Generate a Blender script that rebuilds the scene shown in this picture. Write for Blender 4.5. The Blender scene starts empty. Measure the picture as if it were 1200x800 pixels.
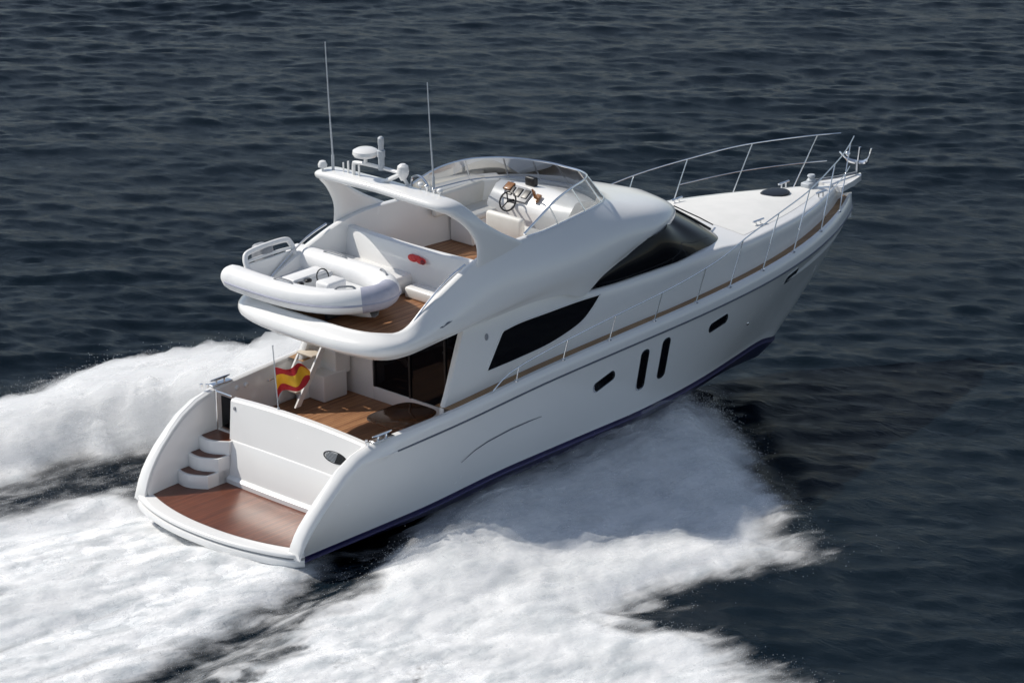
import bpy, bmesh, math, random
import numpy as np
from mathutils import Vector, Matrix, noise as mnoise

random.seed(7); rng = np.random.default_rng(11)
scene = bpy.context.scene
col = scene.collection
rad = math.radians

# ------------------------------------------------------------------ camera, sky, sun, exposure
cam_d = bpy.data.cameras.new('camera'); cam = bpy.data.objects.new('camera', cam_d); col.objects.link(cam)
CAM_R = ((0.6907373, 0.1978598, -0.6955096), (-0.7231058, 0.1890029, -0.6643763), (0.0, 0.9618365, 0.2736249))
CAM_LOC = Vector((-41.2677, -47.1252, 21.6525))
cam.matrix_world = Matrix.Translation(CAM_LOC) @ Matrix(CAM_R).to_4x4()
cam_d.sensor_width = 36.0; cam_d.lens = 127.774; cam_d.clip_start = 1.0; cam_d.clip_end = 20000.0
scene.camera = cam

SUN = Vector((-0.36, 0.87, 1.0)).normalized()          # towards the sun: port side, a little aft
elev = math.asin(SUN.z); azim = math.atan2(SUN.x, SUN.y)  # azimuth clockwise from +Y
world = bpy.data.worlds.new('World'); scene.world = world; world.use_nodes = True
wn = world.node_tree.nodes; wl = world.node_tree.links
bg = wn['Background']
sky = wn.new('ShaderNodeTexSky'); sky.sky_type = 'NISHITA'; sky.sun_disc = False
sky.sun_elevation = elev; sky.sun_rotation = azim
sky.dust_density = 0.4; sky.air_density = 1.0; sky.ozone_density = 1.3
tint = wn.new('ShaderNodeMix'); tint.data_type = 'RGBA'; tint.blend_type = 'MULTIPLY'; tint.inputs[0].default_value = 1.0; tint.inputs[7].default_value = (0.92, 0.97, 1.03, 1)
hs_ = wn.new('ShaderNodeHueSaturation'); hs_.inputs['Saturation'].default_value = .62
wl.new(sky.outputs[0], hs_.inputs['Color']); wl.new(hs_.outputs[0], tint.inputs[6]); wl.new(tint.outputs[2], bg.inputs[0]); bg.inputs[1].default_value = 0.085
sun_d = bpy.data.lights.new('sun', 'SUN'); sun_d.energy = 3.5; sun_d.angle = rad(0.53); sun_d.color = (1.0, 0.945, 0.86)
sun = bpy.data.objects.new('sun', sun_d); col.objects.link(sun)
sun.rotation_euler = SUN.to_track_quat('Z', 'Y').to_euler(); sun.location = (0, 0, 60)
scene.view_settings.view_transform = 'Standard'; scene.view_settings.look = 'None'
scene.view_settings.gamma = 1.0; scene.view_settings.use_curve_mapping = False
scene.view_settings.exposure = 0.22
scene.render.engine = 'CYCLES'
scene.cycles.max_bounces = 12; scene.cycles.diffuse_bounces = 8; scene.cycles.volume_bounces = 5; scene.cycles.transparent_max_bounces = 24

# ------------------------------------------------------------------ materials
def new_mat(name):
    m = bpy.data.materials.new(name); m.use_nodes = True
    nt = m.node_tree; b = nt.nodes['Principled BSDF']
    return m, nt, b
def link(nt, a, b): nt.links.new(a, b)
def noise_node(nt, scale, detail=4, rough=0.55, coord=None, dist=0.0):
    n = nt.nodes.new('ShaderNodeTexNoise'); n.inputs['Scale'].default_value = scale
    n.inputs['Detail'].default_value = detail; n.inputs['Roughness'].default_value = rough
    n.inputs['Distortion'].default_value = dist
    if coord is not None: link(nt, coord, n.inputs['Vector'])
    return n
def ramp(nt, fac, stops):
    r = nt.nodes.new('ShaderNodeValToRGB'); link(nt, fac, r.inputs[0])
    e = r.color_ramp.elements
    while len(e) < len(stops): e.new(0.5)
    for k, (p, c) in enumerate(stops): e[k].position = p; e[k].color = (c if len(c) == 4 else (*c, 1))
    return r
def coords(nt): return nt.nodes.new('ShaderNodeTexCoord').outputs['Object']
def paint(name, c0, c1, rough=0.3, coat=0.0, scale=1.2, bump=0.0, spec=0.5, metal=0.0, bscale=40):
    m, nt, b = new_mat(name)
    co = coords(nt)
    n = noise_node(nt, scale, 5, 0.6, co)
    r = ramp(nt, n.outputs[0], [(0.35, c0), (0.7, c1)]); link(nt, r.outputs[0], b.inputs['Base Color'])
    n2 = noise_node(nt, scale * 4, 4, 0.6, co)
    mr = nt.nodes.new('ShaderNodeMapRange'); link(nt, n2.outputs[0], mr.inputs[0])
    mr.inputs[1].default_value = 0.3; mr.inputs[2].default_value = 0.75
    mr.inputs[3].default_value = max(0.02, rough - 0.02); mr.inputs[4].default_value = rough + 0.04
    link(nt, mr.outputs[0], b.inputs['Roughness'])
    b.inputs['Coat Weight'].default_value = coat; b.inputs['Coat Roughness'].default_value = 0.06
    b.inputs['Specular IOR Level'].default_value = spec; b.inputs['Metallic'].default_value = metal
    if bump:
        n3 = noise_node(nt, bscale, 3, 0.6, co)
        bp = nt.nodes.new('ShaderNodeBump'); bp.inputs['Strength'].default_value = bump; bp.inputs['Distance'].default_value = 0.01
        link(nt, n3.outputs[0], bp.inputs['Height']); link(nt, bp.outputs[0], b.inputs['Normal'])
    return m
def teak(name, dark, light, rough=0.45, plank=0.07, axis=1):
    m, nt, b = new_mat(name); co = coords(nt)
    sep = nt.nodes.new('ShaderNodeSeparateXYZ'); link(nt, co, sep.inputs[0])
    ma = nt.nodes.new('ShaderNodeMath'); ma.operation = 'DIVIDE'; link(nt, sep.outputs[axis], ma.inputs[0]); ma.inputs[1].default_value = plank
    fr = nt.nodes.new('ShaderNodeMath'); fr.operation = 'FRACT'; link(nt, ma.outputs[0], fr.inputs[0])
    fl = nt.nodes.new('ShaderNodeMath'); fl.operation = 'FLOOR'; link(nt, ma.outputs[0], fl.inputs[0])
    wn_ = nt.nodes.new('ShaderNodeTexWhiteNoise'); wn_.noise_dimensions = '1D'; link(nt, fl.outputs[0], wn_.inputs['W'])
    mp = nt.nodes.new('ShaderNodeMapping'); link(nt, co, mp.inputs[0])
    mp.inputs['Scale'].default_value = (2, 25, 8) if axis == 1 else (25, 2, 8)
    n = noise_node(nt, 1.0, 5, 0.6, mp.outputs[0]); n2 = noise_node(nt, 1.3, 4, 0.6, co)
    ad = nt.nodes.new('ShaderNodeMath'); ad.operation = 'ADD'; link(nt, n.outputs[0], ad.inputs[0])
    sc = nt.nodes.new('ShaderNodeMath'); sc.operation = 'MULTIPLY_ADD'; link(nt, wn_.outputs['Value'], sc.inputs[0]); sc.inputs[1].default_value = 0.35; sc.inputs[2].default_value = -0.17
    link(nt, sc.outputs[0], ad.inputs[1])
    ad2 = nt.nodes.new('ShaderNodeMath'); ad2.operation = 'MULTIPLY_ADD'; link(nt, n2.outputs[0], ad2.inputs[0]); ad2.inputs[1].default_value = 0.7; ad2.inputs[2].default_value = -0.35
    ad3 = nt.nodes.new('ShaderNodeMath'); ad3.operation = 'ADD'; link(nt, ad.outputs[0], ad3.inputs[0]); link(nt, ad2.outputs[0], ad3.inputs[1])
    r = ramp(nt, ad3.outputs[0], [(0.25, dark), (0.75, light)])
    gt = nt.nodes.new('ShaderNodeMath'); gt.operation = 'LESS_THAN'; link(nt, fr.outputs[0], gt.inputs[0]); gt.inputs[1].default_value = 0.09
    mx = nt.nodes.new('ShaderNodeMix'); mx.data_type = 'RGBA'; link(nt, gt.outputs[0], mx.inputs[0])
    link(nt, r.outputs[0], mx.inputs[6]); mx.inputs[7].default_value = (0.02, 0.018, 0.016, 1)
    link(nt, mx.outputs[2], b.inputs['Base Color']); b.inputs['Roughness'].default_value = rough
    return m
def glass_mat(name, tint, rough=0.02, alpha=1.0):
    m, nt, b = new_mat(name); co = coords(nt)
    n = noise_node(nt, 2.0, 3, 0.5, co); r = ramp(nt, n.outputs[0], [(0.3, tint), (0.7, tuple(min(1, t * 1.15) for t in tint))])
    link(nt, r.outputs[0], b.inputs['Base Color']); b.inputs['Roughness'].default_value = rough
    b.inputs['Alpha'].default_value = alpha; b.inputs['Specular IOR Level'].default_value = .16
    return m
WHITE = paint('white gelcoat', (0.81, 0.805, 0.79), (0.83, 0.825, 0.81), 0.24, 0.5, 0.5)
WHITE_DECK = paint('white nonskid deck', (0.74, 0.735, 0.71), (0.80, 0.79, 0.765), 0.55, 0.0, 2.5, 0.25, bscale=60)
CREAM = paint('cream vinyl', (0.72, 0.70, 0.65), (0.78, 0.76, 0.71), 0.5, 0, 3, 0.2)
BEIGE = paint('beige lining', (0.50, 0.44, 0.36), (0.58, 0.51, 0.42), 0.55, 0, 3)
NAVY = paint('navy bottom paint', (0.014, 0.011, 0.055), (0.020, 0.016, 0.085), 0.35, 0, 3)
VIOLET = paint('violet boot line', (0.075, 0.07, 0.16), (0.10, 0.09, 0.20), 0.35, 0, 3)
RUBBER = paint('dark rubber', (0.03, 0.032, 0.04), (0.045, 0.048, 0.055), 0.5, 0, 4)
STRIPE = paint('slate rub rail', (0.10, 0.115, 0.15), (0.14, 0.155, 0.19), 0.35, 0, 4)
STEEL = paint('stainless steel', (0.72, 0.73, 0.75), (0.82, 0.83, 0.84), 0.16, 0, 6, metal=1.0)
DARKGLASS = glass_mat('black tinted glass', (0.004, 0.004, 0.006), 0.03)
BLACK = paint('black plastic', (0.012, 0.012, 0.013), (0.022, 0.022, 0.024), 0.4, 0, 8)
GREYP = paint('grey plastic', (0.22, 0.23, 0.25), (0.3, 0.31, 0.33), 0.45, 0, 6)
TEAK_PLAT = teak('wet teak', (0.100, 0.027, 0.012), (0.175, 0.052, 0.023), 0.36)
TEAK = teak('teak decking', (0.20, 0.085, 0.036), (0.38, 0.19, 0.088), 0.5)
TEAK_X = teak('side deck teak', (0.26, 0.14, 0.06), (0.42, 0.25, 0.12), 0.5, 0.05)
HYPALON = paint('white hypalon tube', (0.78, 0.78, 0.78), (0.83, 0.83, 0.825), 0.42, 0, 3)
TUBEGREY = paint('blue grey strake and bow shading', (0.36, 0.37, 0.46), (0.44, 0.45, 0.53), 0.45, 0, 4)
LINER = paint('pale grey liner', (0.60, 0.61, 0.62), (0.7, 0.71, 0.715), 0.5, 0, 4)
RED = paint('red fabric', (0.60, 0.03, 0.035), (0.72, 0.06, 0.05), 0.6, 0, 14)
DARKRED = paint('dark red fabric', (0.16, 0.012, 0.02), (0.25, 0.02, 0.03), 0.6, 0, 14)
VARNISH = paint('dark varnished table', (0.075, 0.030, 0.014), (0.15, 0.068, 0.032), 0.16, 0.5, 3.5)
AMBER = paint('varnished wood', (0.20, 0.085, 0.03), (0.33, 0.15, 0.055), 0.25, 0.4, 5)

# clear flybridge screen: thin acrylic, mostly see-through
CLEAR, nt, b = new_mat('smoked acrylic')
nz = noise_node(nt, 1.5, 3, 0.5, coords(nt))
rr = ramp(nt, nz.outputs[0], [(0.3, (0.62, 0.64, 0.66)), (0.7, (0.72, 0.73, 0.74))])
tr = nt.nodes.new('ShaderNodeBsdfTransparent'); link(nt, rr.outputs[0], tr.inputs[0])
gl = nt.nodes.new('ShaderNodeBsdfGlossy'); gl.inputs['Roughness'].default_value = 0.05
df = nt.nodes.new('ShaderNodeBsdfDiffuse'); df.inputs[0].default_value = (0.6, 0.61, 0.62, 1)
fr = nt.nodes.new('ShaderNodeFresnel'); fr.inputs[0].default_value = 1.49
m1 = nt.nodes.new('ShaderNodeMixShader'); m1.inputs[0].default_value = 0.20
link(nt, tr.outputs[0], m1.inputs[1]); link(nt, df.outputs[0], m1.inputs[2])
m2 = nt.nodes.new('ShaderNodeMixShader'); link(nt, fr.outputs[0], m2.inputs[0]); link(nt, m1.outputs[0], m2.inputs[1]); link(nt, gl.outputs[0], m2.inputs[2])
link(nt, m2.outputs[0], nt.nodes['Material Output'].inputs[0])

# ------------------------------------------------------------------ mesh helpers
class MB:
    """collects shapes, then links them as ONE mesh object"""
    def __init__(s): s.v = []; s.f = []; s.m = []
    def add(s, verts, faces, mi=0):
        o = len(s.v); s.v += [tuple(map(float, p)) for p in verts]
        s.f += [tuple(i + o for i in f) for f in faces]
        s.m += ([mi] * len(faces) if isinstance(mi, int) else list(mi))
    def grid(s, P, mi=0, cu=False, cv=False, cap0=False, cap1=False):
        nu, nv = len(P), len(P[0]); V = [p for r in P for p in r]; F = []; M = []
        for i in range(nu if cu else nu - 1):
            for j in range(nv if cv else nv - 1):
                a, b_ = i, (i + 1) % nu; c, d = j, (j + 1) % nv
                F.append((a * nv + c, b_ * nv + c, b_ * nv + d, a * nv + d)); M.append(mi[j] if isinstance(mi, (list, tuple)) else mi)
        if cap0: F.append(tuple(range(nv))[::-1]); M.append(mi if isinstance(mi, int) else mi[0])
        if cap1: F.append(tuple((nu - 1) * nv + j for j in range(nv))); M.append(mi if isinstance(mi, int) else mi[0])
        s.add(V, F, M)
    def tube(s, pts, r, n=8, mi=0, caps=True):
        pts = [Vector(p) for p in pts]; rs = r if isinstance(r, (list, tuple)) else [r] * len(pts)
        up = Vector((0, 0, 1)); rows = []; prev = None
        for k, p in enumerate(pts):
            t = (pts[min(k + 1, len(pts) - 1)] - pts[max(k - 1, 0)]).normalized()
            if prev is None:
                a = t.cross(up);
                if a.length < 1e-3: a = t.cross(Vector((1, 0, 0)))
                a.normalize()
            else:
                a = (prev - t * prev.dot(t)).normalized()
            prev = a; b_ = t.cross(a)
            rows.append([p + (a * math.cos(2 * math.pi * q / n) + b_ * math.sin(2 * math.pi * q / n)) * rs[k] for q in range(n)])
        s.grid(rows, mi, cv=True, cap0=caps, cap1=caps)
    def box(s, c, d, rz=0.0, mi=0, bev=0.0, tilt=0.0):
        bm = bmesh.new(); bmesh.ops.create_cube(bm, size=1.0)
        bmesh.ops.scale(bm, vec=d, verts=bm.verts)
        if bev: bmesh.ops.bevel(bm, geom=bm.edges[:], offset=bev, segments=3, affect='EDGES', profile=0.5)
        M = Matrix.Translation(c) @ Matrix.Rotation(rz, 4, 'Z') @ Matrix.Rotation(tilt, 4, 'Y')
        bm.verts.index_update()
        s.add([M @ v.co for v in bm.verts], [tuple(v.index for v in f.verts) for f in bm.faces], mi); bm.free()
    def ell(s, c, r, n=14, m=9, mi=0, M=None):
        rows = []
        for i in range(m + 1):
            th = math.pi * i / m
            rows.append([Vector((math.sin(th) * math.cos(2 * math.pi * q / n) * r[0], math.sin(th) * math.sin(2 * math.pi * q / n) * r[1], math.cos(th) * r[2])) for q in range(n)])
        rows = [[(M @ p if M else p) + Vector(c) for p in r_] for r_ in rows]
        s.grid(rows, mi, cv=True)
    def lathe(s, c, prof, n=16, mi=0):
        s.grid([[(c[0] + r * math.cos(2 * math.pi * q / n), c[1] + r * math.sin(2 * math.pi * q / n), c[2] + z) for q in range(n)] for r, z in prof], mi, cv=True, cap0=True, cap1=True)
    def build(s, name, mats, parent=None, smooth=True, ang=38, weld=0.0004):
        me = bpy.data.meshes.new(name)
        me.from_pydata(s.v, [], s.f)
        mats = mats if isinstance(mats, (list, tuple)) else [mats]
        for m in mats: me.materials.append(m)
        me.polygons.foreach_set('material_index', s.m)
        bm = bmesh.new(); bm.from_mesh(me)
        if weld: bmesh.ops.remove_doubles(bm, verts=bm.verts, dist=weld)
        bmesh.ops.recalc_face_normals(bm, faces=bm.faces)
        bm.to_mesh(me); bm.free()
        if smooth: me.shade_smooth(); me.set_sharp_from_angle(angle=rad(ang))
        o = bpy.data.objects.new(name, me); col.objects.link(o)
        if parent is not None: o.parent = parent
        return o
def thing(name, label, cat, M, group=None):
    o = bpy.data.objects.new(name, None); col.objects.link(o); o.matrix_world = M
    o.empty_display_size = 0.5
    o['label'] = label; o['category'] = cat
    if group: o['group'] = group
    return o
def ip(xs, ys):
    """monotone cubic interpolation"""
    xs = np.array(xs, float); ys = np.array(ys, float); h = np.diff(xs); d = np.diff(ys) / h
    m = np.zeros(len(xs)); m[0] = d[0]; m[-1] = d[-1]
    for k in range(1, len(xs) - 1):
        m[k] = 0 if d[k - 1] * d[k] <= 0 else 2 * d[k - 1] * d[k] / (d[k - 1] + d[k])
    def f(x):
        x = min(max(x, xs[0]), xs[-1]); k = min(max(int(np.searchsorted(xs, x)) - 1, 0), len(h) - 1)
        t = (x - xs[k]) / h[k]
        return float((2*t**3-3*t*t+1)*ys[k] + (t**3-2*t*t+t)*h[k]*m[k] + (-2*t**3+3*t*t)*ys[k+1] + (t**3-t*t)*h[k]*m[k+1])
    return f
def smooth_path(P, n):
    """Catmull-Rom through control points, n samples per span"""
    P = [Vector(p) for p in P]; out = []
    for k in range(len(P) - 1):
        p0, p1, p2, p3 = P[max(k - 1, 0)], P[k], P[k + 1], P[min(k + 2, len(P) - 1)]
        for q in range(n):
            t = q / n
            out.append(0.5 * ((2 * p1) + (p2 - p0) * t + (2 * p0 - 5 * p1 + 4 * p2 - p3) * t * t + (3 * p1 - p0 - 3 * p2 + p3) * t ** 3))
    out.append(P[-1]); return out
def mir(p): return (p[0], -p[1], p[2])

# ------------------------------------------------------------------ the sea, one sheet to the horizon, with real waves and the yacht's wake
def hash2(ix, iy, seed):
    h = (ix.astype(np.int64) * 374761393 + iy.astype(np.int64) * 668265263 + seed * 974711) & 0xffffffff
    h = ((h ^ (h >> 13)) * 1274126177) & 0xffffffff; h = h ^ (h >> 16)
    return (h & 0xffff) / 65536.0 * 2 * np.pi
def gnoise(x, y, seed=0):
    ix = np.floor(x); iy = np.floor(y); fx = x - ix; fy = y - iy
    ux = fx * fx * fx * (fx * (fx * 6 - 15) + 10); uy = fy * fy * fy * (fy * (fy * 6 - 15) + 10)
    def g(dx, dy):
        a = hash2(ix + dx, iy + dy, seed); return np.cos(a) * (fx - dx) + np.sin(a) * (fy - dy)
    return (g(0, 0) * (1 - ux) + g(1, 0) * ux) * (1 - uy) + (g(0, 1) * (1 - ux) + g(1, 1) * ux) * uy
def fbm(x, y, oct_=5, seed=0, gain=.5, lac=2.03):
    a = 1.0; t = 0; n = 0
    for k in range(oct_):
        t = t + a * gnoise(x, y, seed + k * 17); n += a; a *= gain; x = x * lac + 13.1; y = y * lac + 7.7
    return t / n * 1.5
def sstep(a, b_, x):
    t = np.clip((x - a) / (b_ - a), 0, 1); return t * t * (3 - 2 * t)
def poly_sd(x, y, P):
    """signed distance to a polygon, positive inside"""
    d = np.full(x.shape, 1e9); ins = np.zeros(x.shape, bool); n = len(P)
    for k in range(n):
        x0, y0 = P[k]; x1, y1 = P[(k + 1) % n]; ex, ey = x1 - x0, y1 - y0
        t = np.clip(((x - x0) * ex + (y - y0) * ey) / (ex * ex + ey * ey), 0, 1)
        d = np.minimum(d, (x - x0 - t * ex) ** 2 + (y - y0 - t * ey) ** 2)
        c = ((y0 > y) != (y1 > y)) & (x < (x1 - x0) * (y - y0) / (y1 - y0 + 1e-12) + x0); ins ^= c
    d = np.sqrt(d); return np.where(ins, d, -d)

WAVES = []
wr = np.random.default_rng(5)
for k in range(130):
    lam = 0.42 * (15.0 / 0.42) ** ((k + .5) / 130)
    th = rad(48) + wr.normal(0, 0.46) + (0.2 if lam > 4 else 0)      # crests lie mostly across the line of sight
    amp = 0.0042 * lam ** 0.64 * (1.0 if lam < 3 else (3 / lam) ** 0.9) * wr.uniform(.5, 1.3)
    WAVES.append((2 * np.pi / lam * math.cos(th), 2 * np.pi / lam * math.sin(th), wr.uniform(0, 6.28), amp, lam))
def waves(x, y, res=0.0):
    h = np.zeros(x.shape)
    for kx, ky, ph, a, lam in WAVES:
        att = np.clip((lam / np.maximum(res, 1e-3) - 2.0) / 1.5, 0, 1) if np.ndim(res) else 1.0
        p_ = kx * x + ky * y + ph + 1.1 * np.sin(.13 * x + .09 * y + ph) + .8 * np.sin(.31 * y - .22 * x + 2 * ph); s_ = np.sin(p_ + .55 * np.sin(p_)); h += a * att * s_
    gust = .85 + .75 * fbm(x / 15 + 3, y / 9, 4, 40)
    return h * gust
def hull_half(x):
    return np.where(x < 8, 2.06, 2.06 * np.clip(1 - ((x - 8) / 5.9), 0, 1) ** .7)

STB = [(13.75, .2), (12.7, -1.35), (11.5, -2.8), (10.3, -4.4), (9.2, -6.0), (8.6, -7.4), (7.9, -8.5), (6.5, -8.3), (5.0, -7.9), (3.6, -7.9), (2.5, -7.7), (2.4, -8.3), (2.9, -9.5), (3.0, -10.9), (1.8, -13), (-2, -18), (-14, -25), (-24, -27),
       (-24, -9.2), (-14, -7.2), (-8, -6.0), (-5, -5.1), (-2.3, -4.4), (-.5, -3.75), (1.2, -3.0), (2.4, -2.45), (3.0, -2.1), (3.4, .2)]
CEN = [(1.6, -2.15), (2.6, 2.2), (2.2, 3.6), (.3, 4.05), (-1.4, 4.3), (-3, 4.4), (-8, 5.4), (-14, 6.8), (-24, 9.0), (-24, -6.8), (-14, -5.2), (-8, -4.6), (-5, -4.15), (-2.3, -3.45), (.2, -2.65)]
PRT = [(13.6, .3), (12.0, 2.6), (10.6, 5.6), (9.8, 8.0), (8.9, 9.4), (7.6, 10.3), (6.0, 10.7), (4.3, 10.2), (2.9, 9.7), (1.4, 9.6), (-2, 12), (-10, 18), (-24, 25),
       (-24, 10.8), (-14, 8.7), (-8, 7.2), (-4.5, 6.4), (-1.5, 5.55), (.8, 5.2), (2.6, 5.0), (3.6, 4.2), (4.1, 2.8), (4.2, 0)]
def wake(x, y):
    """coverage of foam (0..1), its height above the sea, and the wake's own swell"""
    wx = x + .8 * fbm(x / 2.1, y / 2.1, 4, 3) + .3 * fbm(x * 1.9, y * 1.9, 3, 8); wy = y + .8 * fbm(x / 2.1 + 9, y / 2.1 + 4, 4, 5) + .3 * fbm(x * 1.9 + 3, y * 1.9, 3, 9)
    ds, dc, dp = poly_sd(wx, wy, STB), poly_sd(x + .3 * (wx - x), y + .35 * (wy - y), CEN), poly_sd(wx, wy, PRT)
    cs = sstep(-.9, 1.7, ds); cc = sstep(-.4, .9, dc); cp_ = sstep(-1.0, 1.8, dp)
    cs = cs * (1 - .42 * sstep(5.2, 8.2, x) * sstep(-5.2, -7.2, y)) * (1 - .25 * sstep(-9.0, -11, y) * sstep(-1, 2, x))
    cp_ = cp_ * (1 - .30 * sstep(7.5, 10.0, y + .25 * (x - 6)))
    # torn, streaky thin places inside the foam
    wv1 = .35 * fbm(x / 1.6, y / 1.6, 3, 61); st1 = fbm(x / 6.5 + wv1 * .4, y / .55 + wv1, 3, 21, .5); st2 = fbm(x / 1.1 + wv1, y / .8 - wv1, 5, 23, .6); st3 = fbm((x + y) / 3.4, (y - x) / 1.0, 4, 29)
    thin_c = sstep(-.15, .75, st1 * .8 + fbm(x / 9 + 4, y / 1.3, 3, 22) * .6 + st2 * .10 + .12 * sstep(0, -6, x) + .18 * np.exp(-((y - 2.0) / .9) ** 2) * sstep(1, -3, x))
    cc = cc * (1 - .60 * thin_c)
    aft = sstep(2.0, -3.0, x); mid_ = sstep(5.2, 3.6, np.abs(y)) * sstep(2.5, 1.0, x)
    cc = cc * (.25 + .75 * sstep(1.9, .5, x + .12 * np.abs(y)))  # foam thinned at the platform to put the dark shadow under it
    st4 = fbm((x - y * .75) / 2.6, (y + x * .75) / .55, 4, 27, .6); lace = 1 - np.abs(fbm(x / 1.25 + wv1, y / 1.0 + wv1, 4, 71)) * 5.0; thin_s = sstep(.02, .55, .16 * lace * aft + st2 * .6 + st3 * .3 + np.where(y < 0, st4, st1) * .45)
    cs = cs * (1 - (.32 + .48 * aft) * thin_s); cp_ = cp_ * (1 - .36 * thin_s)
    # wisps of froth left in the dark lanes between centre wake and side wash
    lane = np.where(np.abs(y) < 9, .38 * sstep(4, 1.5, x) * (.55 + .9 * st2), 0) * sstep(0, .3, np.abs(y) - 1.0) * sstep(10, 6, np.abs(y) + .25 * x)
    c = np.maximum(np.maximum(cs, cc), np.maximum(cp_, np.clip(lane, 0, .5)))
    hh = hull_half(x); d = np.abs(y) - hh
    sheet = sstep(13.8, 11.0, x) * sstep(1.0, 5.0, x + 2)
    off_hull = sstep(.0, 1.1, d)
    chine = np.clip(.04 + .064 * (x - 2.5), 0, .72) * np.exp(-(np.maximum(d, 0) / 1.3) ** 2) * sstep(3.0, 5.0, x) * sstep(13.6, 12.6, x)
    hs = cs * (.03 + chine + off_hull * (.20 * np.exp(-((d - 1.8) / 1.6) ** 2) * sheet + .16 * sstep(.0, .9, ds) * sstep(3.6, 1.0, ds) * sstep(-2, 3, x)))
    hp = cp_ * (.05 + chine + off_hull * (.40 * np.exp(-((d - 2.8) / 2.2) ** 2) * sheet + .30 * sstep(-.2, 1.8, dp) * sstep(5.5, 1.6, dp)))
    hc = cc * (.02 + .14 * np.exp(-(y / 1.3) ** 2) * sstep(-1.0, -6, x))
    lump = (fbm(x / .95, y / .8, 5, 31, .55) * .045 + fbm(x / .42, y / .36, 4, 32, .6) * .05 + np.abs(fbm(x / .36, y / .33, 3, 33)) * .03) * (1 - .85 * mid_) + mid_ * fbm(x / 2.4, y / .5, 4, 37) * .035
    chop = fbm(x / 2.2, y / .9, 4, 35) * .11 * aft * (1 - mid_) + mid_ * fbm(x / 5.5, y / 1.1, 3, 36) * .14
    h = np.maximum(np.maximum(hs, hp), hc) + c * (lump * (.25 + .85 * aft) + chop * .6)
    trough = -.05 * sstep(.9, .1, d) * sstep(13, 11, x) * sstep(0, 2, x) - .22 * np.exp(-((np.abs(y) - (2.9 - .30 * np.minimum(x, 2) )) / .55) ** 2) * sstep(3.6, 1.5, x) * sstep(-22, -10, x)
    # short diverging waves thrown outward from the bow
    nd = (-y - .0) * .60 + (x - 13.5) * .80 ; nd2 = (y) * .60 + (x - 13.5) * .80
    rip = (np.cos(nd * 5.6 + .8 * st3) * np.exp(-(nd - .1) ** 2 / 1.4) * sstep(12, 4, -y) * sstep(.5, -1.2, y)
         + np.cos(nd2 * 5.6 + .8 * st3) * np.exp(-(nd2 - .1) ** 2 / 1.4) * sstep(14, 4, y) * sstep(-.5, 1.2, y)) * .05
    return c, h, trough + rip
def axis_vals(lo, hi, step, far):
    a = list(np.arange(lo, hi + 1e-6, step)); s_ = step; r = []
    p = hi
    while p < far: s_ *= 1.28; p += s_; r.append(p)
    l = []; s_ = step; p = lo
    while p > -far: s_ *= 1.28; p -= s_; l.append(p)
    return np.array(l[::-1] + a + r)
us, vs = axis_vals(-13, 70, .13, 9000), axis_vals(-38, 22, .085, 9000)
du, dv = np.gradient(us), np.gradient(vs)
Ug, Vg = np.meshgrid(us, vs, indexing='ij'); res = np.maximum(du[:, None], dv[None, :]) * np.ones_like(Ug)
C45 = math.sqrt(.5); Xg = (Ug - Vg) * C45; Yg = (Ug + Vg) * C45
near = (np.abs(Xg) < 60) & (np.abs(Yg) < 60)
Zg = waves(Xg, Yg, res)
cg, hg_, sg = wake(Xg, Yg)
cg = np.where(near, cg, 0); Zg = Zg * (1 - .55 * cg) + np.where(near, sg + .30 * hg_ * cg, 0)
# the planing hull presses the water down under it: keep it below the bottom
under = sstep(.25, -.15, np.abs(Yg) - hull_half(Xg)) * ((Xg > 1.2) & (Xg < 13.6)); Zg = Zg * (1 - under) + under * (-.55)
def fast_grid(name, X, Y, Z, mats, keep=None, attrs=None):
    nu, nv = X.shape; idx = np.arange(nu * nv).reshape(nu, nv)
    F = np.stack([idx[:-1, :-1], idx[1:, :-1], idx[1:, 1:], idx[:-1, 1:]], -1).reshape(-1, 4)
    if keep is not None: F = F[keep.reshape(-1)[F].any(1)]
    used, inv = np.unique(F, return_inverse=True); F = inv.reshape(-1, 4)
    co = np.stack([X.reshape(-1)[used], Y.reshape(-1)[used], Z.reshape(-1)[used]], -1)
    return co, F, {k: a.reshape(-1)[used] for k, a in (attrs or {}).items()}
def mesh_np(name, co, F, mat, attrs=None):
    me = bpy.data.meshes.new(name); n = F.shape[1]
    me.vertices.add(len(co)); me.vertices.foreach_set('co', co.astype(np.float32).ravel())
    me.loops.add(F.size); me.loops.foreach_set('vertex_index', F.astype(np.int32).ravel())
    me.polygons.add(len(F)); me.polygons.foreach_set('loop_start', np.arange(0, F.size, n, dtype=np.int32)); me.polygons.foreach_set('loop_total', np.full(len(F), n, np.int32))
    me.update(); me.validate()
    for k, a in (attrs or {}).items():
        at = me.attributes.new(k, 'FLOAT', 'POINT'); at.data.foreach_set('value', a.astype(np.float32))
    me.shade_smooth(); me.materials.append(mat)
    o = bpy.data.objects.new(name, me); col.objects.link(o); return o

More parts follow.
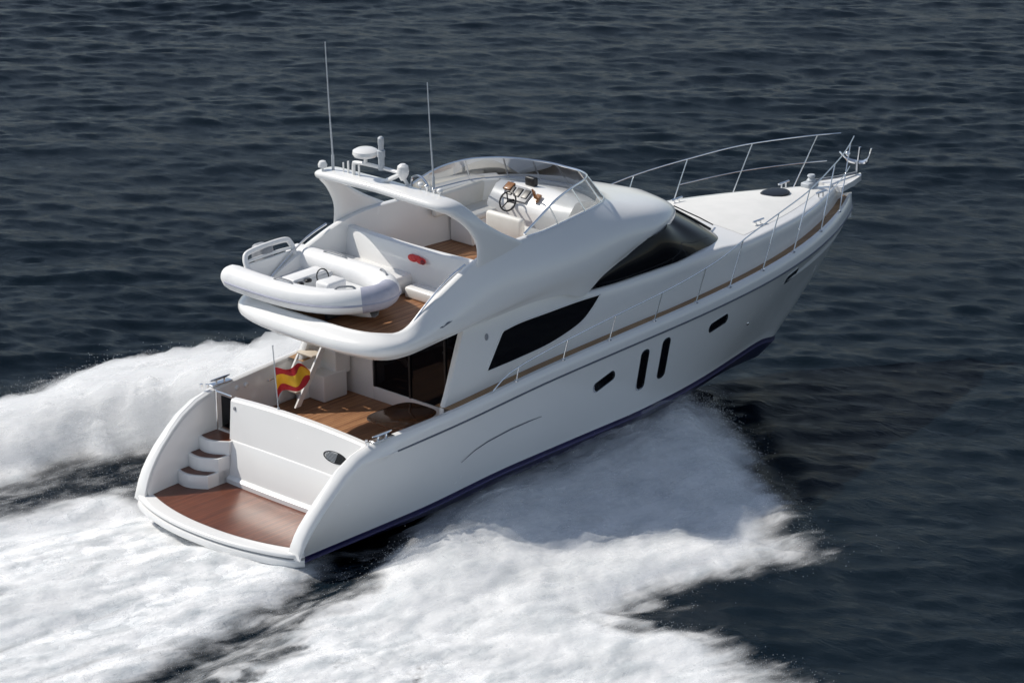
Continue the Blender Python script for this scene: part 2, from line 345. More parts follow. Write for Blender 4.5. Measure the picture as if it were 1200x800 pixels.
SEA, nt, b = new_mat('sea water'); co = coords(nt)
n1 = noise_node(nt, .035, 4, .6, co)
r = ramp(nt, n1.outputs[0], [(.35, (.0042, .0086, .0140)), (.7, (.0062, .0124, .0188))]); link(nt, r.outputs[0], b.inputs['Base Color'])
b.inputs['IOR'].default_value = 1.333; b.inputs['Specular IOR Level'].default_value = .04; b.inputs['Specular Tint'].default_value = (.7, .85, 1.0, 1); b.inputs['Roughness'].default_value = .12
mp = nt.nodes.new('ShaderNodeMapping'); link(nt, co, mp.inputs[0]); mp.inputs['Rotation'].default_value = (0, 0, rad(-46)); mp.inputs['Scale'].default_value = (1.0, .42, 1)
na = noise_node(nt, 2.2, 7, .70, mp.outputs[0], .8); nb = noise_node(nt, 9.0, 4, .6, mp.outputs[0], .3)
ad = nt.nodes.new('ShaderNodeMath'); ad.operation = 'MULTIPLY_ADD'; link(nt, nb.outputs[0], ad.inputs[0]); ad.inputs[1].default_value = .28; link(nt, na.outputs[0], ad.inputs[2])
bp = nt.nodes.new('ShaderNodeBump'); bp.inputs['Strength'].default_value = .44; bp.inputs['Distance'].default_value = .12
link(nt, ad.outputs[0], bp.inputs['Height']); link(nt, bp.outputs[0], b.inputs['Normal'])
co_, F_s, _ = fast_grid('sea', Xg, Yg, Zg, None)
sea = mesh_np('sea', co_, F_s, SEA); sea['kind'] = 'structure'

FOAM, nt, b = new_mat('white foam'); co = coords(nt)
at = nt.nodes.new('ShaderNodeAttribute'); at.attribute_name = 'cover'
mpf = nt.nodes.new('ShaderNodeMapping'); link(nt, co, mpf.inputs[0]); mpf.inputs['Scale'].default_value = (.26, 1, 1)
n1 = noise_node(nt, 2.2, 5, .58, mpf.outputs[0], .5); n2 = noise_node(nt, 8, 4, .6, mpf.outputs[0], .3)
def math_(op, a, b_=None, c=None):
    m = nt.nodes.new('ShaderNodeMath'); m.operation = op
    for k, v in enumerate((a, b_, c)):
        if v is None: continue
        if isinstance(v, (int, float)): m.inputs[k].default_value = v
        else: link(nt, v, m.inputs[k])
    return m.outputs[0]
tx = math_('MULTIPLY_ADD', n2.outputs[0], .3, math_('MULTIPLY', n1.outputs[0], 1.26))          # about 0.78 in the mean
al = math_('ADD', math_('MULTIPLY', at.outputs['Fac'], 2.1), math_('SUBTRACT', tx, 1.22))
mr = nt.nodes.new('ShaderNodeMapRange'); mr.interpolation_type = 'SMOOTHSTEP'; link(nt, al, mr.inputs[0]); mr.inputs[1].default_value = -.2; mr.inputs[2].default_value = 1.2
mpg = nt.nodes.new('ShaderNodeMapping'); link(nt, co, mpg.inputs[0]); mpg.inputs['Scale'].default_value = (.45, 1, 1); n3c = noise_node(nt, 2.6, 5, .6, mpg.outputs[0], .5); r = ramp(nt, n3c.outputs[0], [(.33, (.66, .69, .71)), (.56, (.90, .905, .91))]); link(nt, r.outputs[0], b.inputs['Base Color'])
b.inputs['Roughness'].default_value = .85; b.inputs['Specular IOR Level'].default_value = .15
ms = nt.nodes.new('ShaderNodeAttribute'); ms.attribute_name = 'mist'
al2 = math_('ADD', math_('MULTIPLY', at.outputs['Fac'], 1.5), math_('MULTIPLY_ADD', tx, .9, -.98))
mr2 = nt.nodes.new('ShaderNodeMapRange'); mr2.interpolation_type = 'SMOOTHSTEP'; link(nt, al2, mr2.inputs[0]); mr2.inputs[1].default_value = 0; mr2.inputs[2].default_value = 1.3; mr2.inputs[4].default_value = .6
mxa = nt.nodes.new('ShaderNodeMix'); link(nt, ms.outputs['Fac'], mxa.inputs[0]); link(nt, mr.outputs[0], mxa.inputs[2]); link(nt, mr2.outputs[0], mxa.inputs[3])
link(nt, mxa.outputs[0], b.inputs['Alpha'])
bp = nt.nodes.new('ShaderNodeBump'); n3 = noise_node(nt, 4.5, 5, .62, co, .6)
bp.inputs['Strength'].default_value = .5; bp.inputs['Distance'].default_value = .06
link(nt, math_('ADD', math_('MULTIPLY', n3.outputs[0], .9), math_('MULTIPLY', n2.outputs[0], .35)), bp.inputs['Height']); link(nt, bp.outputs[0], b.inputs['Normal'])

xf, yf_ = np.arange(-20, 14.2, .075), np.arange(-19, 16, .075)
Xf, Yf = np.meshgrid(xf, yf_, indexing='ij')
cf, hf, sf = wake(Xf, Yf)
wv = waves(Xf, Yf, np.full(Xf.shape, .15))
basez = wv * (1 - .55 * cf) + sf
inside = (np.abs(Yf) < hull_half(Xf) - .25) & (Xf > 1.4) & (Xf < 13.3)
COs, Fs, As, Ms = [], [], [], []; off = 0
for lift, cscale in ((.5, 1.0), (.85, .88), (1.25, .72), (1.7, .55)):
    jit = fbm(Xf / .6 + 31 * lift, Yf / .6, 4, int(50 + 10 * lift)) * .10
    Zf = basez + .02 + hf * lift + jit * cf * (lift - .3)
    cc_ = cf * cscale + (fbm(Xf / 1.1 + lift * 7, Yf / 1.1, 5, 77, .6) * .25 - .02) * sstep(.02, .3, cf) * (lift > .5)
    co_, F_, a_ = fast_grid('foam', Xf, Yf, Zf, None, keep=(cf > .03) & ~inside & (Xf < 13.25), attrs={'cover': np.clip(cc_, 0, 1)})
    COs.append(co_); Fs.append(F_ + off); As.append(a_['cover']); Ms.append(np.full(len(co_), 0.0 if lift < .6 else 1.0)); off += len(co_)
foam = mesh_np('wake_foam', np.concatenate(COs), np.concatenate(Fs), FOAM, {'cover': np.concatenate(As), 'mist': np.concatenate(Ms)})
foam['kind'] = 'stuff'; foam['label'] = 'white foaming wake spreading behind and beside the yacht'; foam['category'] = 'foam'

# flung droplets and shreds of spray over the edges of the wash
DROP = paint('spray droplets', (.78, .8, .82), (.86, .87, .88), .6, 0, 3)
N = 70000; px_ = rng.uniform(-12, 13.6, N * 12); py_ = rng.uniform(-17, 14, N * 12)
cd, hd, sd_ = wake(px_, py_)
dh = np.abs(py_) - hull_half(px_)
wgt = (np.exp(-((cd - .45) / .33) ** 2) * sstep(.02, .15, cd) * (.25 + 2.0 * sstep(.05, .3, hd)) + .10 * cd) * np.where((py_ > 2) & (px_ > 0), 1.7, 1.0)
ok = (rng.uniform(0, 2.0, len(px_)) < wgt) & ~((dh < .15) & (px_ > -.6)) & (px_ < 13.2)
px_, py_, hd, sd_, cd = px_[ok][:N], py_[ok][:N], hd[ok][:N], sd_[ok][:N], cd[ok][:N]; n = len(px_)
pz = waves(px_, py_, np.full(n, .15)) + sd_ + hd * rng.uniform(.6, 1.4, n) + rng.exponential(.10, n) * (.25 + 1.6 * np.clip(hd, 0, .5))
px_ = px_ + rng.normal(0, .16, n); py_ = py_ + rng.normal(0, .16, n)
sz = rng.uniform(.002, .0055, n)
oct_ = np.array([(1, 1, 1), (1, -1, -1), (-1, 1, -1), (-1, -1, 1)], float)
of = np.array([(0, 1, 2), (0, 3, 1), (0, 2, 3), (1, 3, 2)])
st = np.stack([sz * rng.uniform(.9, 2.6, n), sz, sz], -1)
V_ = (np.stack([px_, py_, pz], -1)[:, None, :] + oct_[None] * st[:, None, :]).reshape(-1, 3)
Fd = (of[None] + (np.arange(n) * 4)[:, None, None]).reshape(-1, 3)
print('droplets', n)
spray = mesh_np('spray', V_, Fd, DROP); spray['kind'] = 'stuff'; spray['label'] = 'fine white droplets flung up along the edges of the wake'; spray['category'] = 'spray'

# the mist hanging over the wash: closed bodies of thin, even, white vapour whose thickness fades to nothing at the edges
MIST = bpy.data.materials.new('white mist'); MIST.use_nodes = True; nt = MIST.node_tree
nt.nodes.remove(nt.nodes['Principled BSDF']); pv = nt.nodes.new('ShaderNodeVolumePrincipled')
pv.inputs['Color'].default_value = (.985, .987, .99, 1); pv.inputs['Density'].default_value = 1.7; pv.inputs['Anisotropy'].default_value = .1
link(nt, pv.outputs[0], nt.nodes['Material Output'].inputs['Volume'])
xm, ym = np.arange(-12, 13.8, .13), np.arange(-16, 14.5, .13)
Xm, Ym = np.meshgrid(xm, ym, indexing='ij'); cm_, hm_, sm_ = wake(Xm, Ym)
def blur(a, n):
    for _ in range(n):
        p = np.pad(a, 1, mode='edge'); a = (p[1:-1, 1:-1] * 2 + p[:-2, 1:-1] + p[2:, 1:-1] + p[1:-1, :-2] + p[1:-1, 2:]) / 6
    return a
cb_, hb_ = blur(cm_, 9), blur(hm_, 8); dm = np.abs(Ym) - hull_half(Xm)
Tm = sstep(.10, .85, cb_) * (.10 + 1.1 * np.clip(hb_, 0, .6)) * (.75 + .8 * fbm(Xm / 1.3, Ym / 1.1, 4, 91)) * sstep(.05, .9, dm) * np.where(Ym > 0, 1.45, .9) * sstep(13.2, 11.6, Xm) * (1 - .72 * sstep(5.0, .5, Xm) * (Ym < 2)) * (1 - .4 * sstep(2, -6, Xm))
Tm = np.maximum(Tm, 0); base_m = waves(Xm, Ym, np.full(Xm.shape, .6)) * .5 + blur(sm_, 4)
mid_m = base_m + .6 * hb_
top_m = mid_m + Tm * .85 + .0; bot_m = mid_m - Tm * .35
top_m[Tm < .01] = mid_m[Tm < .01]; bot_m[Tm < .01] = mid_m[Tm < .01]
idx = np.arange(Xm.size).reshape(Xm.shape); Fq = np.stack([idx[:-1, :-1], idx[1:, :-1], idx[1:, 1:], idx[:-1, 1:]], -1).reshape(-1, 4)
kp = (Tm.reshape(-1)[Fq] > .01).any(1); Fq = Fq[kp]; nvt = Xm.size
alln = np.concatenate([np.stack([Xm, Ym, top_m], -1).reshape(-1, 3), np.stack([Xm, Ym, bot_m], -1).reshape(-1, 3)])
edge = (Tm.reshape(-1) <= .01); remap = np.arange(2 * nvt); remap[nvt:][edge] = np.arange(nvt)[edge]      # the two skins meet at the rim
Fm = remap[np.concatenate([Fq, Fq[:, ::-1] + nvt])]
used, inv = np.unique(Fm, return_inverse=True)
mist = mesh_np('spray_mist', alln[used], inv.reshape(-1, 4), MIST); mist['kind'] = 'stuff'; mist['label'] = 'soft white mist hanging over the churned wash'; mist['category'] = 'mist'


# ------------------------------------------------------------------ the motor yacht (boat frame: x forward, y port, z up)
BOAT_R = Matrix(((0.998155, -0.002299, -0.060669), (0.0, 0.999283, -0.037871), (0.060713, 0.037802, 0.997439)))
BOAT_M = Matrix.Translation((0, 0, -0.15)) @ BOAT_R.to_4x4()
YACHT = thing('motor_yacht', 'white flybridge motor yacht speeding through dark sea and throwing up white wake', 'yacht', BOAT_M)
XB = 18.75
def yf(x):
    a = 2.33 * (1 - max(0, (x - 8) / (XB - 8)) ** 3)
    if x < 1.2: a -= 0.10 * ((1.2 - x) / 0.9) ** 2
    return a
wing = ip([0.28, 0.36, 0.45, 0.62, 0.8, 1.1, 1.37, 1.7, 2.0, 2.35, 2.8], [0.62, 0.80, 0.96, 1.17, 1.36, 1.62, 1.83, 2.0, 2.09, 2.13, 2.15])
capz = ip([2.3, 4.2, 6.6, 8.2, 10, 12.8, 16, 18.75], [2.13, 2.2, 2.35, 2.41, 2.46, 2.50, 2.51, 2.46])
def cap(x): return wing(x) if x < 2.35 else capz(x)
def rubz(x):
    z = cap(x) - 0.27
    if x < 2.35: z = min(1.88, cap(x) - 0.16)
    return z

# hull rows, each from the stern (t=0) to the stem (t=1)
zT = ip([0.28, 3.3, 6, 10.4, 12, 13.3, 14.8, 16.15], [0.40, 0.43, 0.57, 0.62, 0.60, 0.50, 0.32, -0.10])
yT = ip([0.28, 9, 10.4, 12, 13.3, 14.8, 15.6, 16.15], [2.06, 2.08, 1.98, 1.70, 1.28, 0.72, 0.36, 0.0])
ts = [0, .006, .012, .02, .03, .045, .06, .08, .10, .115, .13] + list(np.linspace(.16, .9, 34)) + [.925, .95, .965, .98, .99, 1.0]
hull = MB(); HM = [WHITE, NAVY, STRIPE, VIOLET]
def hull_rows(s):
    rows = []
    for t in ts:
        xt = 0.28 + (16.15 - 0.28) * t; xr = 0.28 + (18.68 - 0.28) * t
        T = Vector((xt, yT(xt), zT(xt)))
        zr = rubz(xr); R = Vector((xr, yf(xr) if t < 1 else 0.0, zr))
        cz = cap(xr); yc = R.y
        row = []
        xk = 0.28 + (15.2 - .28) * t
        kz = -0.62 + 0.25 * max(0, (t - .75) / .25) ** 2
        row.append((xk, 0, kz))
        row.append((0.28 + (15.6 - .28) * t, yT(xt) * .93, zT(xt) - (.15 + .17 * min(1, xt / 5.0))))
        row.append((xt - .05 * t, yT(xt) * .995, zT(xt) - 0.12))
        row.append((xt - .02 * t, yT(xt) * 1.0 + .02 * (1 - t), zT(xt) - 0.105))
        row.append((xt, T.y + .02 * (1 - t), T.z - 0.075))
        row.append((xt, T.y, T.z - 0.06))
        row.append((xt, T.y, T.z))
        flare = max(0, (t - .45) / .55)
        for w in (.08, .2, .35, .5, .65, .8, .92):
            g = w ** (1 + .9 * flare) + .12 * math.sin(math.pi * w) * (1 - flare)
            p = T.lerp(R, w); p.y = T.y + (R.y - T.y) * g
            p.x += .16 * math.sin(math.pi * w) * t ** 6
            row.append(tuple(p))
        kq = max(0, min(1, (3.0 - xr) / .9)) * min(1, max(.25, (xr - .3) / .8))
        row.append((R.x, R.y, zr - .022))
        row.append((R.x, R.y + .022 * (1 - kq), zr - .016)); row.append((R.x, R.y + .022 * (1 - kq), zr + .006)); row.append((R.x, R.y, zr + .012))
        h = cz - zr
        inb = .29 if xr < 2.2 else .29 - .14 * min(1, (xr - 2.2) / 2.5)
        yi = max(0.0, yc - inb)
        row += [(R.x, yc - .03 * kq, zr + h * .45), (R.x, yc - min(.02 + .06 * kq, yc), zr + h * .75), (R.x, yc - min(.06 + .09 * kq, yc), cz - .015), (R.x, yc - min(.12 + .1 * kq, yc), cz)]
        row += [(R.x, max(0, yc - inb * .75), cz - .003), (R.x, max(0, yc - inb * .95), cz - .03), (R.x, yi, cz - .09), (R.x, max(0, yi - .01), max(0.42, min(cz - .2, 1.9)))]
        rows.append([(p[0], p[1] * s, p[2]) for p in row])
    return rows
hmi = [1, 1, 1, 3, 1, 1] + [0] * 8 + [0, 2, 0] + [0] * 9
RS, RP = hull_rows(-1), hull_rows(1)
nrow = len(RS[0]); hmi = (hmi + [0] * 40)[:nrow - 1]; hmi[14:17] = [2, 2, 2]
i0 = next(k for k, r in enumerate(RS) if r[14][0] > 2.55); hq = [0 if m == 2 else m for m in hmi]
hull.grid(RS[:i0 + 1], hq); hull.grid(RP[:i0 + 1], hq); hull.grid(RS[i0:], hmi); hull.grid(RP[i0:], hmi)
hull.add(RS[0] + RP[0][::-1], [tuple(range(2 * nrow))], 0)
HULL = hull.build('hull', HM, YACHT, ang=30)

# hull windows and portlights, set proud of the side
def hull_y(x, z):
    """outer half breadth of the topsides at (x, z)"""
    best = None
    for i in range(len(RP) - 1):
        a, b_ = RP[i], RP[i + 1]
        def at(row):
            for j in range(6, 15):
                if row[j][2] <= z <= row[j + 1][2]:
                    q = (z - row[j][2]) / (row[j + 1][2] - row[j][2] + 1e-9)
                    return Vector(row[j]).lerp(Vector(row[j + 1]), q)
            return None
        pa, pb = at(a), at(b_)
        if pa and pb and min(pa.x, pb.x) <= x <= max(pa.x, pb.x):
            q = (x - pa.x) / (pb.x - pa.x + 1e-9); return pa.y + (pb.y - pa.y) * q
    return 2.2
def rounded(cx, cz, w, h, r, rot=0.0, n=6, skew=0.0):
    pts = []
    for sx, sz, a0 in ((1, 1, 0), (-1, 1, 90), (-1, -1, 180), (1, -1, 270)):
        for q in range(n + 1):
            a = rad(a0 + 90 * q / n)
            pts.append((sx * (w / 2 - r) + r * math.cos(a), sz * (h / 2 - r) + r * math.sin(a)))
    c, s_ = math.cos(rot), math.sin(rot)
    return [(cx + x * c - z * s_ + skew * z, cz + x * s_ + z * c) for x, z in pts]
def on_side(outl, s, yfun, off, th=0.0):
    return [(x, s * (yfun(x, z) + off), z) for x, z in outl]
def flat_side(cx, cz):
    y0 = hull_y(cx, cz); gx = (hull_y(cx + .5, cz) - hull_y(cx - .5, cz)); gz = (hull_y(cx, cz + .3) - hull_y(cx, cz - .3)) / .6
    return lambda x, z: y0 + gx * (x - cx) + gz * (z - cz)
def inset_window(name, outl, yfun, s, parent, frame=0.035, fmat=None):
    f = MB(); cx = sum(p[0] for p in outl) / len(outl); cz = sum(p[1] for p in outl) / len(outl)
    def sc(k): return [(cx + (x - cx) * k, cz + (z - cz) * k) for x, z in outl]
    w = max(p[0] for p in outl) - cx
    o1 = [(x + frame * (x - cx) / (math.hypot(x - cx, z - cz)), z + frame * (z - cz) / (math.hypot(x - cx, z - cz))) for x, z in outl]
    A = on_side(o1, s, yfun, -.01); B_ = on_side(o1, s, yfun, .010); C_ = on_side(outl, s, yfun, .012); D = on_side(outl, s, yfun, -.015)
    f.grid([A, B_, C_, D], 0, cv=True)
    fo = f.build(name, fmat or STEEL, parent)
    g = MB(); n = len(outl); rings = [on_side(sc(k), s, yfun, .003) for k in (1.0, .66, .33)]
    g.grid(rings, 0, cv=True); c = (cx, s * (yfun(cx, cz) + .003), cz)
    g.add(rings[-1] + [c], [(i, (i + 1) % n, n) for i in range(n)])
    g.build('pane', DARKGLASS, fo)
    return fo
for s in (-1, 1):
    inset_window('portlight', rounded(8.28, 1.62, .56, .19, .085, .28), flat_side(8.28, 1.62), s, YACHT)
    inset_window('portlight', rounded(11.80, 1.83, .58, .19, .085, .12), flat_side(11.80, 1.83), s, YACHT)
    inset_window('portlight', rounded(14.66, 1.97, .50, .18, .08, .10), (lambda x, z: hull_y(x, z) + .008), s, YACHT)
    inset_window('hull_window', rounded(9.43, 1.53, .23, .80, .10, 0, skew=.05), flat_side(9.43, 1.53), s, YACHT)
    inset_window('hull_window', rounded(10.06, 1.60, .23, .80, .10, 0, skew=.05), flat_side(10.06, 1.60), s, YACHT)
    g = MB()   # long air-intake gill on the quarter
    pth = [(4.42, 1.10), (4.75, 1.24), (5.1, 1.32), (5.7, 1.385), (6.2, 1.40), (6.55, 1.40)]
    up_ = [(x, s * (hull_y(x, z) + .012), z) for x, z in pth]; hw = [.003, .012, .017, .018, .014, .004]
    g.grid([[(p[0], p[1], p[2] + h) for p, h in zip(up_, hw)], [(p[0], p[1] + s * .006, p[2] + h * .2) for p, h in zip(up_, hw)], [(p[0], p[1] - s * .01, p[2] - h) for p, h in zip(up_, hw)]])
    g.build('air_intake', STRIPE, YACHT)
    g = MB(); g.ell((13.2, s * (hull_y(13.2, 1.35)), 1.35), (.035, .02, .035)); g.build('drain_outlet', STEEL, YACHT)

# side decks and inner bulwark
for s in (-1, 1):
    d = MB(); rows = []; ww = MB(); wrows = []
    for x in np.linspace(4.2, 18.45, 60):
        yo = max(0.0, yf(x) - .14); yi = max(0.0, yf(x) - .56); z = cap(x) - .028
        rows.append([(x, s * yo, z), (x, s * yi, z)])
    d.grid(rows); d.build('side_deck', TEAK_X, YACHT)

# swim platform
pl = MB()
def plat_edge(off, z, n=41):
    pts = []
    for k in range(n):
        y = -2.22 + 4.44 * k / (n - 1); yy = y * (1 + off / 2.4)
        x = -0.16 + .44 * (abs(y) / 2.2) ** 2.2 - off
        if abs(y) > 2.05: x += .12 * ((abs(y) - 2.05) / .17) ** 2
        pts.append((x, yy, z))
    return pts
prof = [(-.26, .552), (-.05, .552), (-.015, .545), (.0, .52), (-.005, .475), (-.04, .465), (-.04, .435), (.0, .425), (.015, .37), (.0, .30), (-.06, .27), (-.5, .22)]
pl.grid([plat_edge(o, z) for o, z in prof], 0)
inner = plat_edge(-.26, .552)
fw = [(2.0, p[1], .552) for p in inner]
pl.grid([inner, fw], 0)
PLAT = pl.build('swim_platform', WHITE, YACHT, ang=50)
gr = MB(); gr.grid([plat_edge(o, z) for o, z in ((-.034, .463), (-.03, .45), (-.034, .437))]); gr.build('fender_strip', GREYP, PLAT)
tk = MB(); a = []
for k in range(41):
    y = -1.99 + 3.98 * k / 40
    a.append((.12 + .42 * (abs(y) / 2.1) ** 2.2, y, .558))
tk.grid([a, [(1.84, p[1], .558) for p in a]]); tk.build('platform_teak', TEAK_PLAT, PLAT)

# transom garage door
tr_ = MB(); prof = [(1.76, .555), (1.76, .64), (1.79, .67), (1.84, .69), (1.94, 1.30), (1.955, 1.325), (1.975, 1.335), (2.10, 1.96), (2.115, 2.03), (2.15, 2.065), (2.25, 2.07), (2.28, 2.04), (2.30, 1.30)]
cols_ = []
for k in range(31):
    q = k / 30; y0 = -2.08 + q * (1.33 + 2.08); y1 = -2.12 + q * (1.52 + 2.12)
    c = []
    for x, z in prof:
        w = (z - .55) / 1.5
        yy = y0 + (y1 - y0) * w; bow = .07 * (1 - ((q - .5) * 2) ** 2)
        c.append((x - .04 * (1 - ((q - .5) * 2) ** 2) * (1 - w), yy, z + (bow if z > 1.9 else bow * .4 if 1.2 < z < 1.4 and x < 2.2 else 0)))
    cols_.append(c)
tr_.grid(cols_, 0, cap0=True, cap1=True)
TRANS = tr_.build('transom_door', WHITE, YACHT, ang=30)
tm = Matrix.Rotation(rad(-78), 4, 'Y')
v = MB(); v.lathe((0, 0, 0), [(.30, -.02), (.31, .0), (.30, .012), (.27, .012), (.26, .004)], 28)
def place(o, loc, M, sc=(1, 1, 1)):
    o.matrix_local = Matrix.Translation(loc) @ M @ Matrix.Diagonal((*sc, 1))
vo = v.build('transom_vent', BLACK, TRANS); place(vo, (2.035, -1.36, 1.68), tm, (.36, 1, 1))
v = MB()
for k in range(-3, 4): v.box((k * .07, 0, .012), (.02, .5 * math.sqrt(1 - (k / 4.2) ** 2), .012))
o = v.build('vent_louvre', BLACK, TRANS); place(o, (2.037, -1.36, 1.68), tm, (.34, 1, 1))
v = MB(); v.lathe((0, 0, 0), [(.05, -.02), (.055, 0), (.045, .012), (.01, .014)], 16)
o = v.build('latch', GREYP, TRANS); place(o, (1.99, -.72, 1.33), tm)
v = MB(); v.lathe((0, 0, 0), [(.035, -.02), (.04, 0), (.03, .03), (.01, .034)], 14); o = v.build('stern_light', GREYP, TRANS); place(o, (2.10, 1.38, 1.92), tm)

# port stairs from platform to cockpit
for k in range(3):
    z0, z1 = .55, .55 + .26 * (k + 1); xf = 1.30 + .28 * k
    st = MB(); fr_ = []
    for q in range(17):
        y = 1.33 + .72 * q / 16; fr_.append((xf - .13 * math.sin(math.pi * q / 16) - .14 * (q / 16), y))
    st.grid([[(x, y, z0) for x, y in fr_], [(x, y, z1 - .03) for x, y in fr_], [(x + .012, y, z1) for x, y in fr_], [(2.4, y, z1) for x, y in fr_]])
    e_ = fr_[0]; st.add([(e_[0], e_[1], z0), (e_[0], e_[1], z1 - .03), (e_[0] + .012, e_[1], z1), (2.4, e_[1], z1), (2.4, e_[1], z0)], [(0, 1, 2, 3, 4)])
    so = st.build('boarding_step', WHITE, YACHT, ang=30)
    td = MB(); td.grid([[(x + .07, y, z1 + .005) for x, y in fr_[1:-1]], [(max(xf + .30, x + .1), y, z1 + .005) for x, y in fr_[1:-1]]]); td.build('tread', TEAK_PLAT, so)
gt = MB(); gt.box((2.2, 1.70, 1.72), (.03, .34, .62), bev=.012); gt.build('transom_gate', DARKGLASS, YACHT)
gt = MB(); gt.tube(smooth_path([(2.17, 1.98, 1.3), (2.17, 1.98, 2.05), (2.17, 1.93, 2.1), (2.17, 1.56, 2.1)], 5), .016); gt.build('gate_rail', STEEL, YACHT)

# cockpit
fl = MB(); fl.grid([[(2.27, -2.02, 1.35), (2.27, 2.05, 1.35)], [(5.3, -2.02, 1.35), (5.3, 2.05, 1.35)]]); fl.build('cockpit_floor', TEAK, YACHT)
for s in (-1, 1):
    cm = MB(); rows = []
    for x in np.linspace(.34, 5.4, 26):
        zi = cap(x)
        yi = yf(x) - (.30 if x < 2.2 else .30 - .14 * min(1, (x - 2.2) / 2.5)) - .004
        lo = .545 if x < 2.2 else 1.345
        rows.append([(x, s * yi, max(zi - .085, .5)), (x, s * (yi - .03), max(lo, zi - .3)), (x, s * (yi - .05), lo)])
    cm.grid(rows); cm.build('cockpit_coaming', WHITE, YACHT)
    # mooring cleats and fairlead on the quarter
    c = MB(); x0 = 2.45; y0 = s * 2.17; z0 = cap(x0)
    c.box((x0, y0, z0 + .01), (.5, .16, .02), bev=.008)
    for q in (-.1, .1): c.tube([(x0 + q, y0, z0 + .01), (x0 + q, y0, z0 + .09)], .022)
    c.tube([(x0 - .24, y0, z0 + .10), (x0 - .12, y0, z0 + .092), (x0 + .12, y0, z0 + .092), (x0 + .24, y0, z0 + .10)], [.012, .026, .026, .012])
    c.tube([(x0 - .36, y0 - s * .03, z0 + .01), (x0 - .36, y0 - s * .03, z0 + .08)], .03); c.tube([(x0 - .42, y0 + s * .06, z0 + .01), (x0 - .42, y0 + s * .06, z0 + .08)], .03)
    c.build('cleat', STEEL, YACHT)
for x in (2.75, 2.98):
    c = MB(); c.ell((x, 2.035, 1.98), (.05, .03, .05)); c.build('courtesy_light', WHITE, YACHT)
c = MB(); c.tube(smooth_path([(3.5, 2.02, 1.92), (3.55, 1.96, 1.95), (3.95, 1.96, 1.99), (4.0, 2.02, 1.99)], 4), .018); c.build('grab_handle', STEEL, YACHT)
# aft bulkhead of the saloon with dark sliding doors
bw = MB(); X0 = 5.2
bw.box((X0 + .05, 1.36, 2.45), (.1, .92, 2.25), bev=.01); bw.box((X0 + .05, -.45, 1.47), (.1, 2.70, .28), bev=.01); bw.box((X0 + .05, -.45, 3.52), (.1, 2.62, .14), bev=.01)
BULK = bw.build('saloon_bulkhead', WHITE, YACHT)
gd = MB(); gd.box((X0 + .04, -.45, 2.53), (.03, 2.66, 1.84)); GD = gd.build('saloon_door', DARKGLASS, YACHT)
gd = MB()
for y in (.86, -.1, -1.05): gd.box((X0 + .015, y, 2.53), (.03, .045, 1.84))
gd.build('door_frame', BLACK, GD)
m = MB(); tp = []
for q in range(40):
    a = 2 * math.pi * q / 40; c_, s_ = math.cos(a), math.sin(a)
    tp.append((math.copysign(abs(c_) ** .55, c_) * .62, math.copysign(abs(s_) ** .55, s_) * .48))
TABLE = thing('cockpit_table', 'round-cornered varnished wooden table standing in the shaded cockpit by the saloon door', 'table', BOAT_M @ Matrix.Translation((3.98, -1.12, 1.35)))
m.grid([[(x * .97, y * .97, .50) for x, y in tp], [(x, y, .515) for x, y in tp], [(x, y, .535) for x, y in tp], [(x * .96, y * .96, .548) for x, y in tp]], cv=True, cap0=True, cap1=True)
m.build('tabletop', VARNISH, TABLE, ang=30)
m = MB(); m.lathe((0, 0, 0), [(.22, .0), (.22, .02), (.06, .05), (.05, .50)], 18); m.build('pedestal', STEEL, TABLE)
# flybridge stairway and cabinet on the port side of the cockpit
cb = MB(); cb.box((4.72, 1.70, 1.62), (.62, .55, .54), bev=.03); cb.box((4.95, 1.70, 2.05), (.40, .52, .5), bev=.03)
cb.build('cockpit_cabinet', WHITE, YACHT)
for k in range(6):
    stw = MB(); stw.box((3.9 + .22 * k, 1.72, 1.72 + .30 * k), (.28, .44, .045), bev=.015); stw.build('stair_tread', BEIGE, YACHT)
for y in (1.47, 1.96):
    sp = MB(); a = [(3.75 + 1.3 * q, y, 1.45 + 1.85 * q) for q in np.linspace(0, 1, 8)]
    sp.grid([[(p[0] - .07, p[1] - .02, p[2]) for p in a], [(p[0] + .07, p[1] - .02, p[2]) for p in a], [(p[0] + .07, p[1] + .02, p[2]) for p in a], [(p[0] - .07, p[1] + .02, p[2]) for p in a]], cu=True)
    sp.build('stair_stringer', WHITE, YACHT)

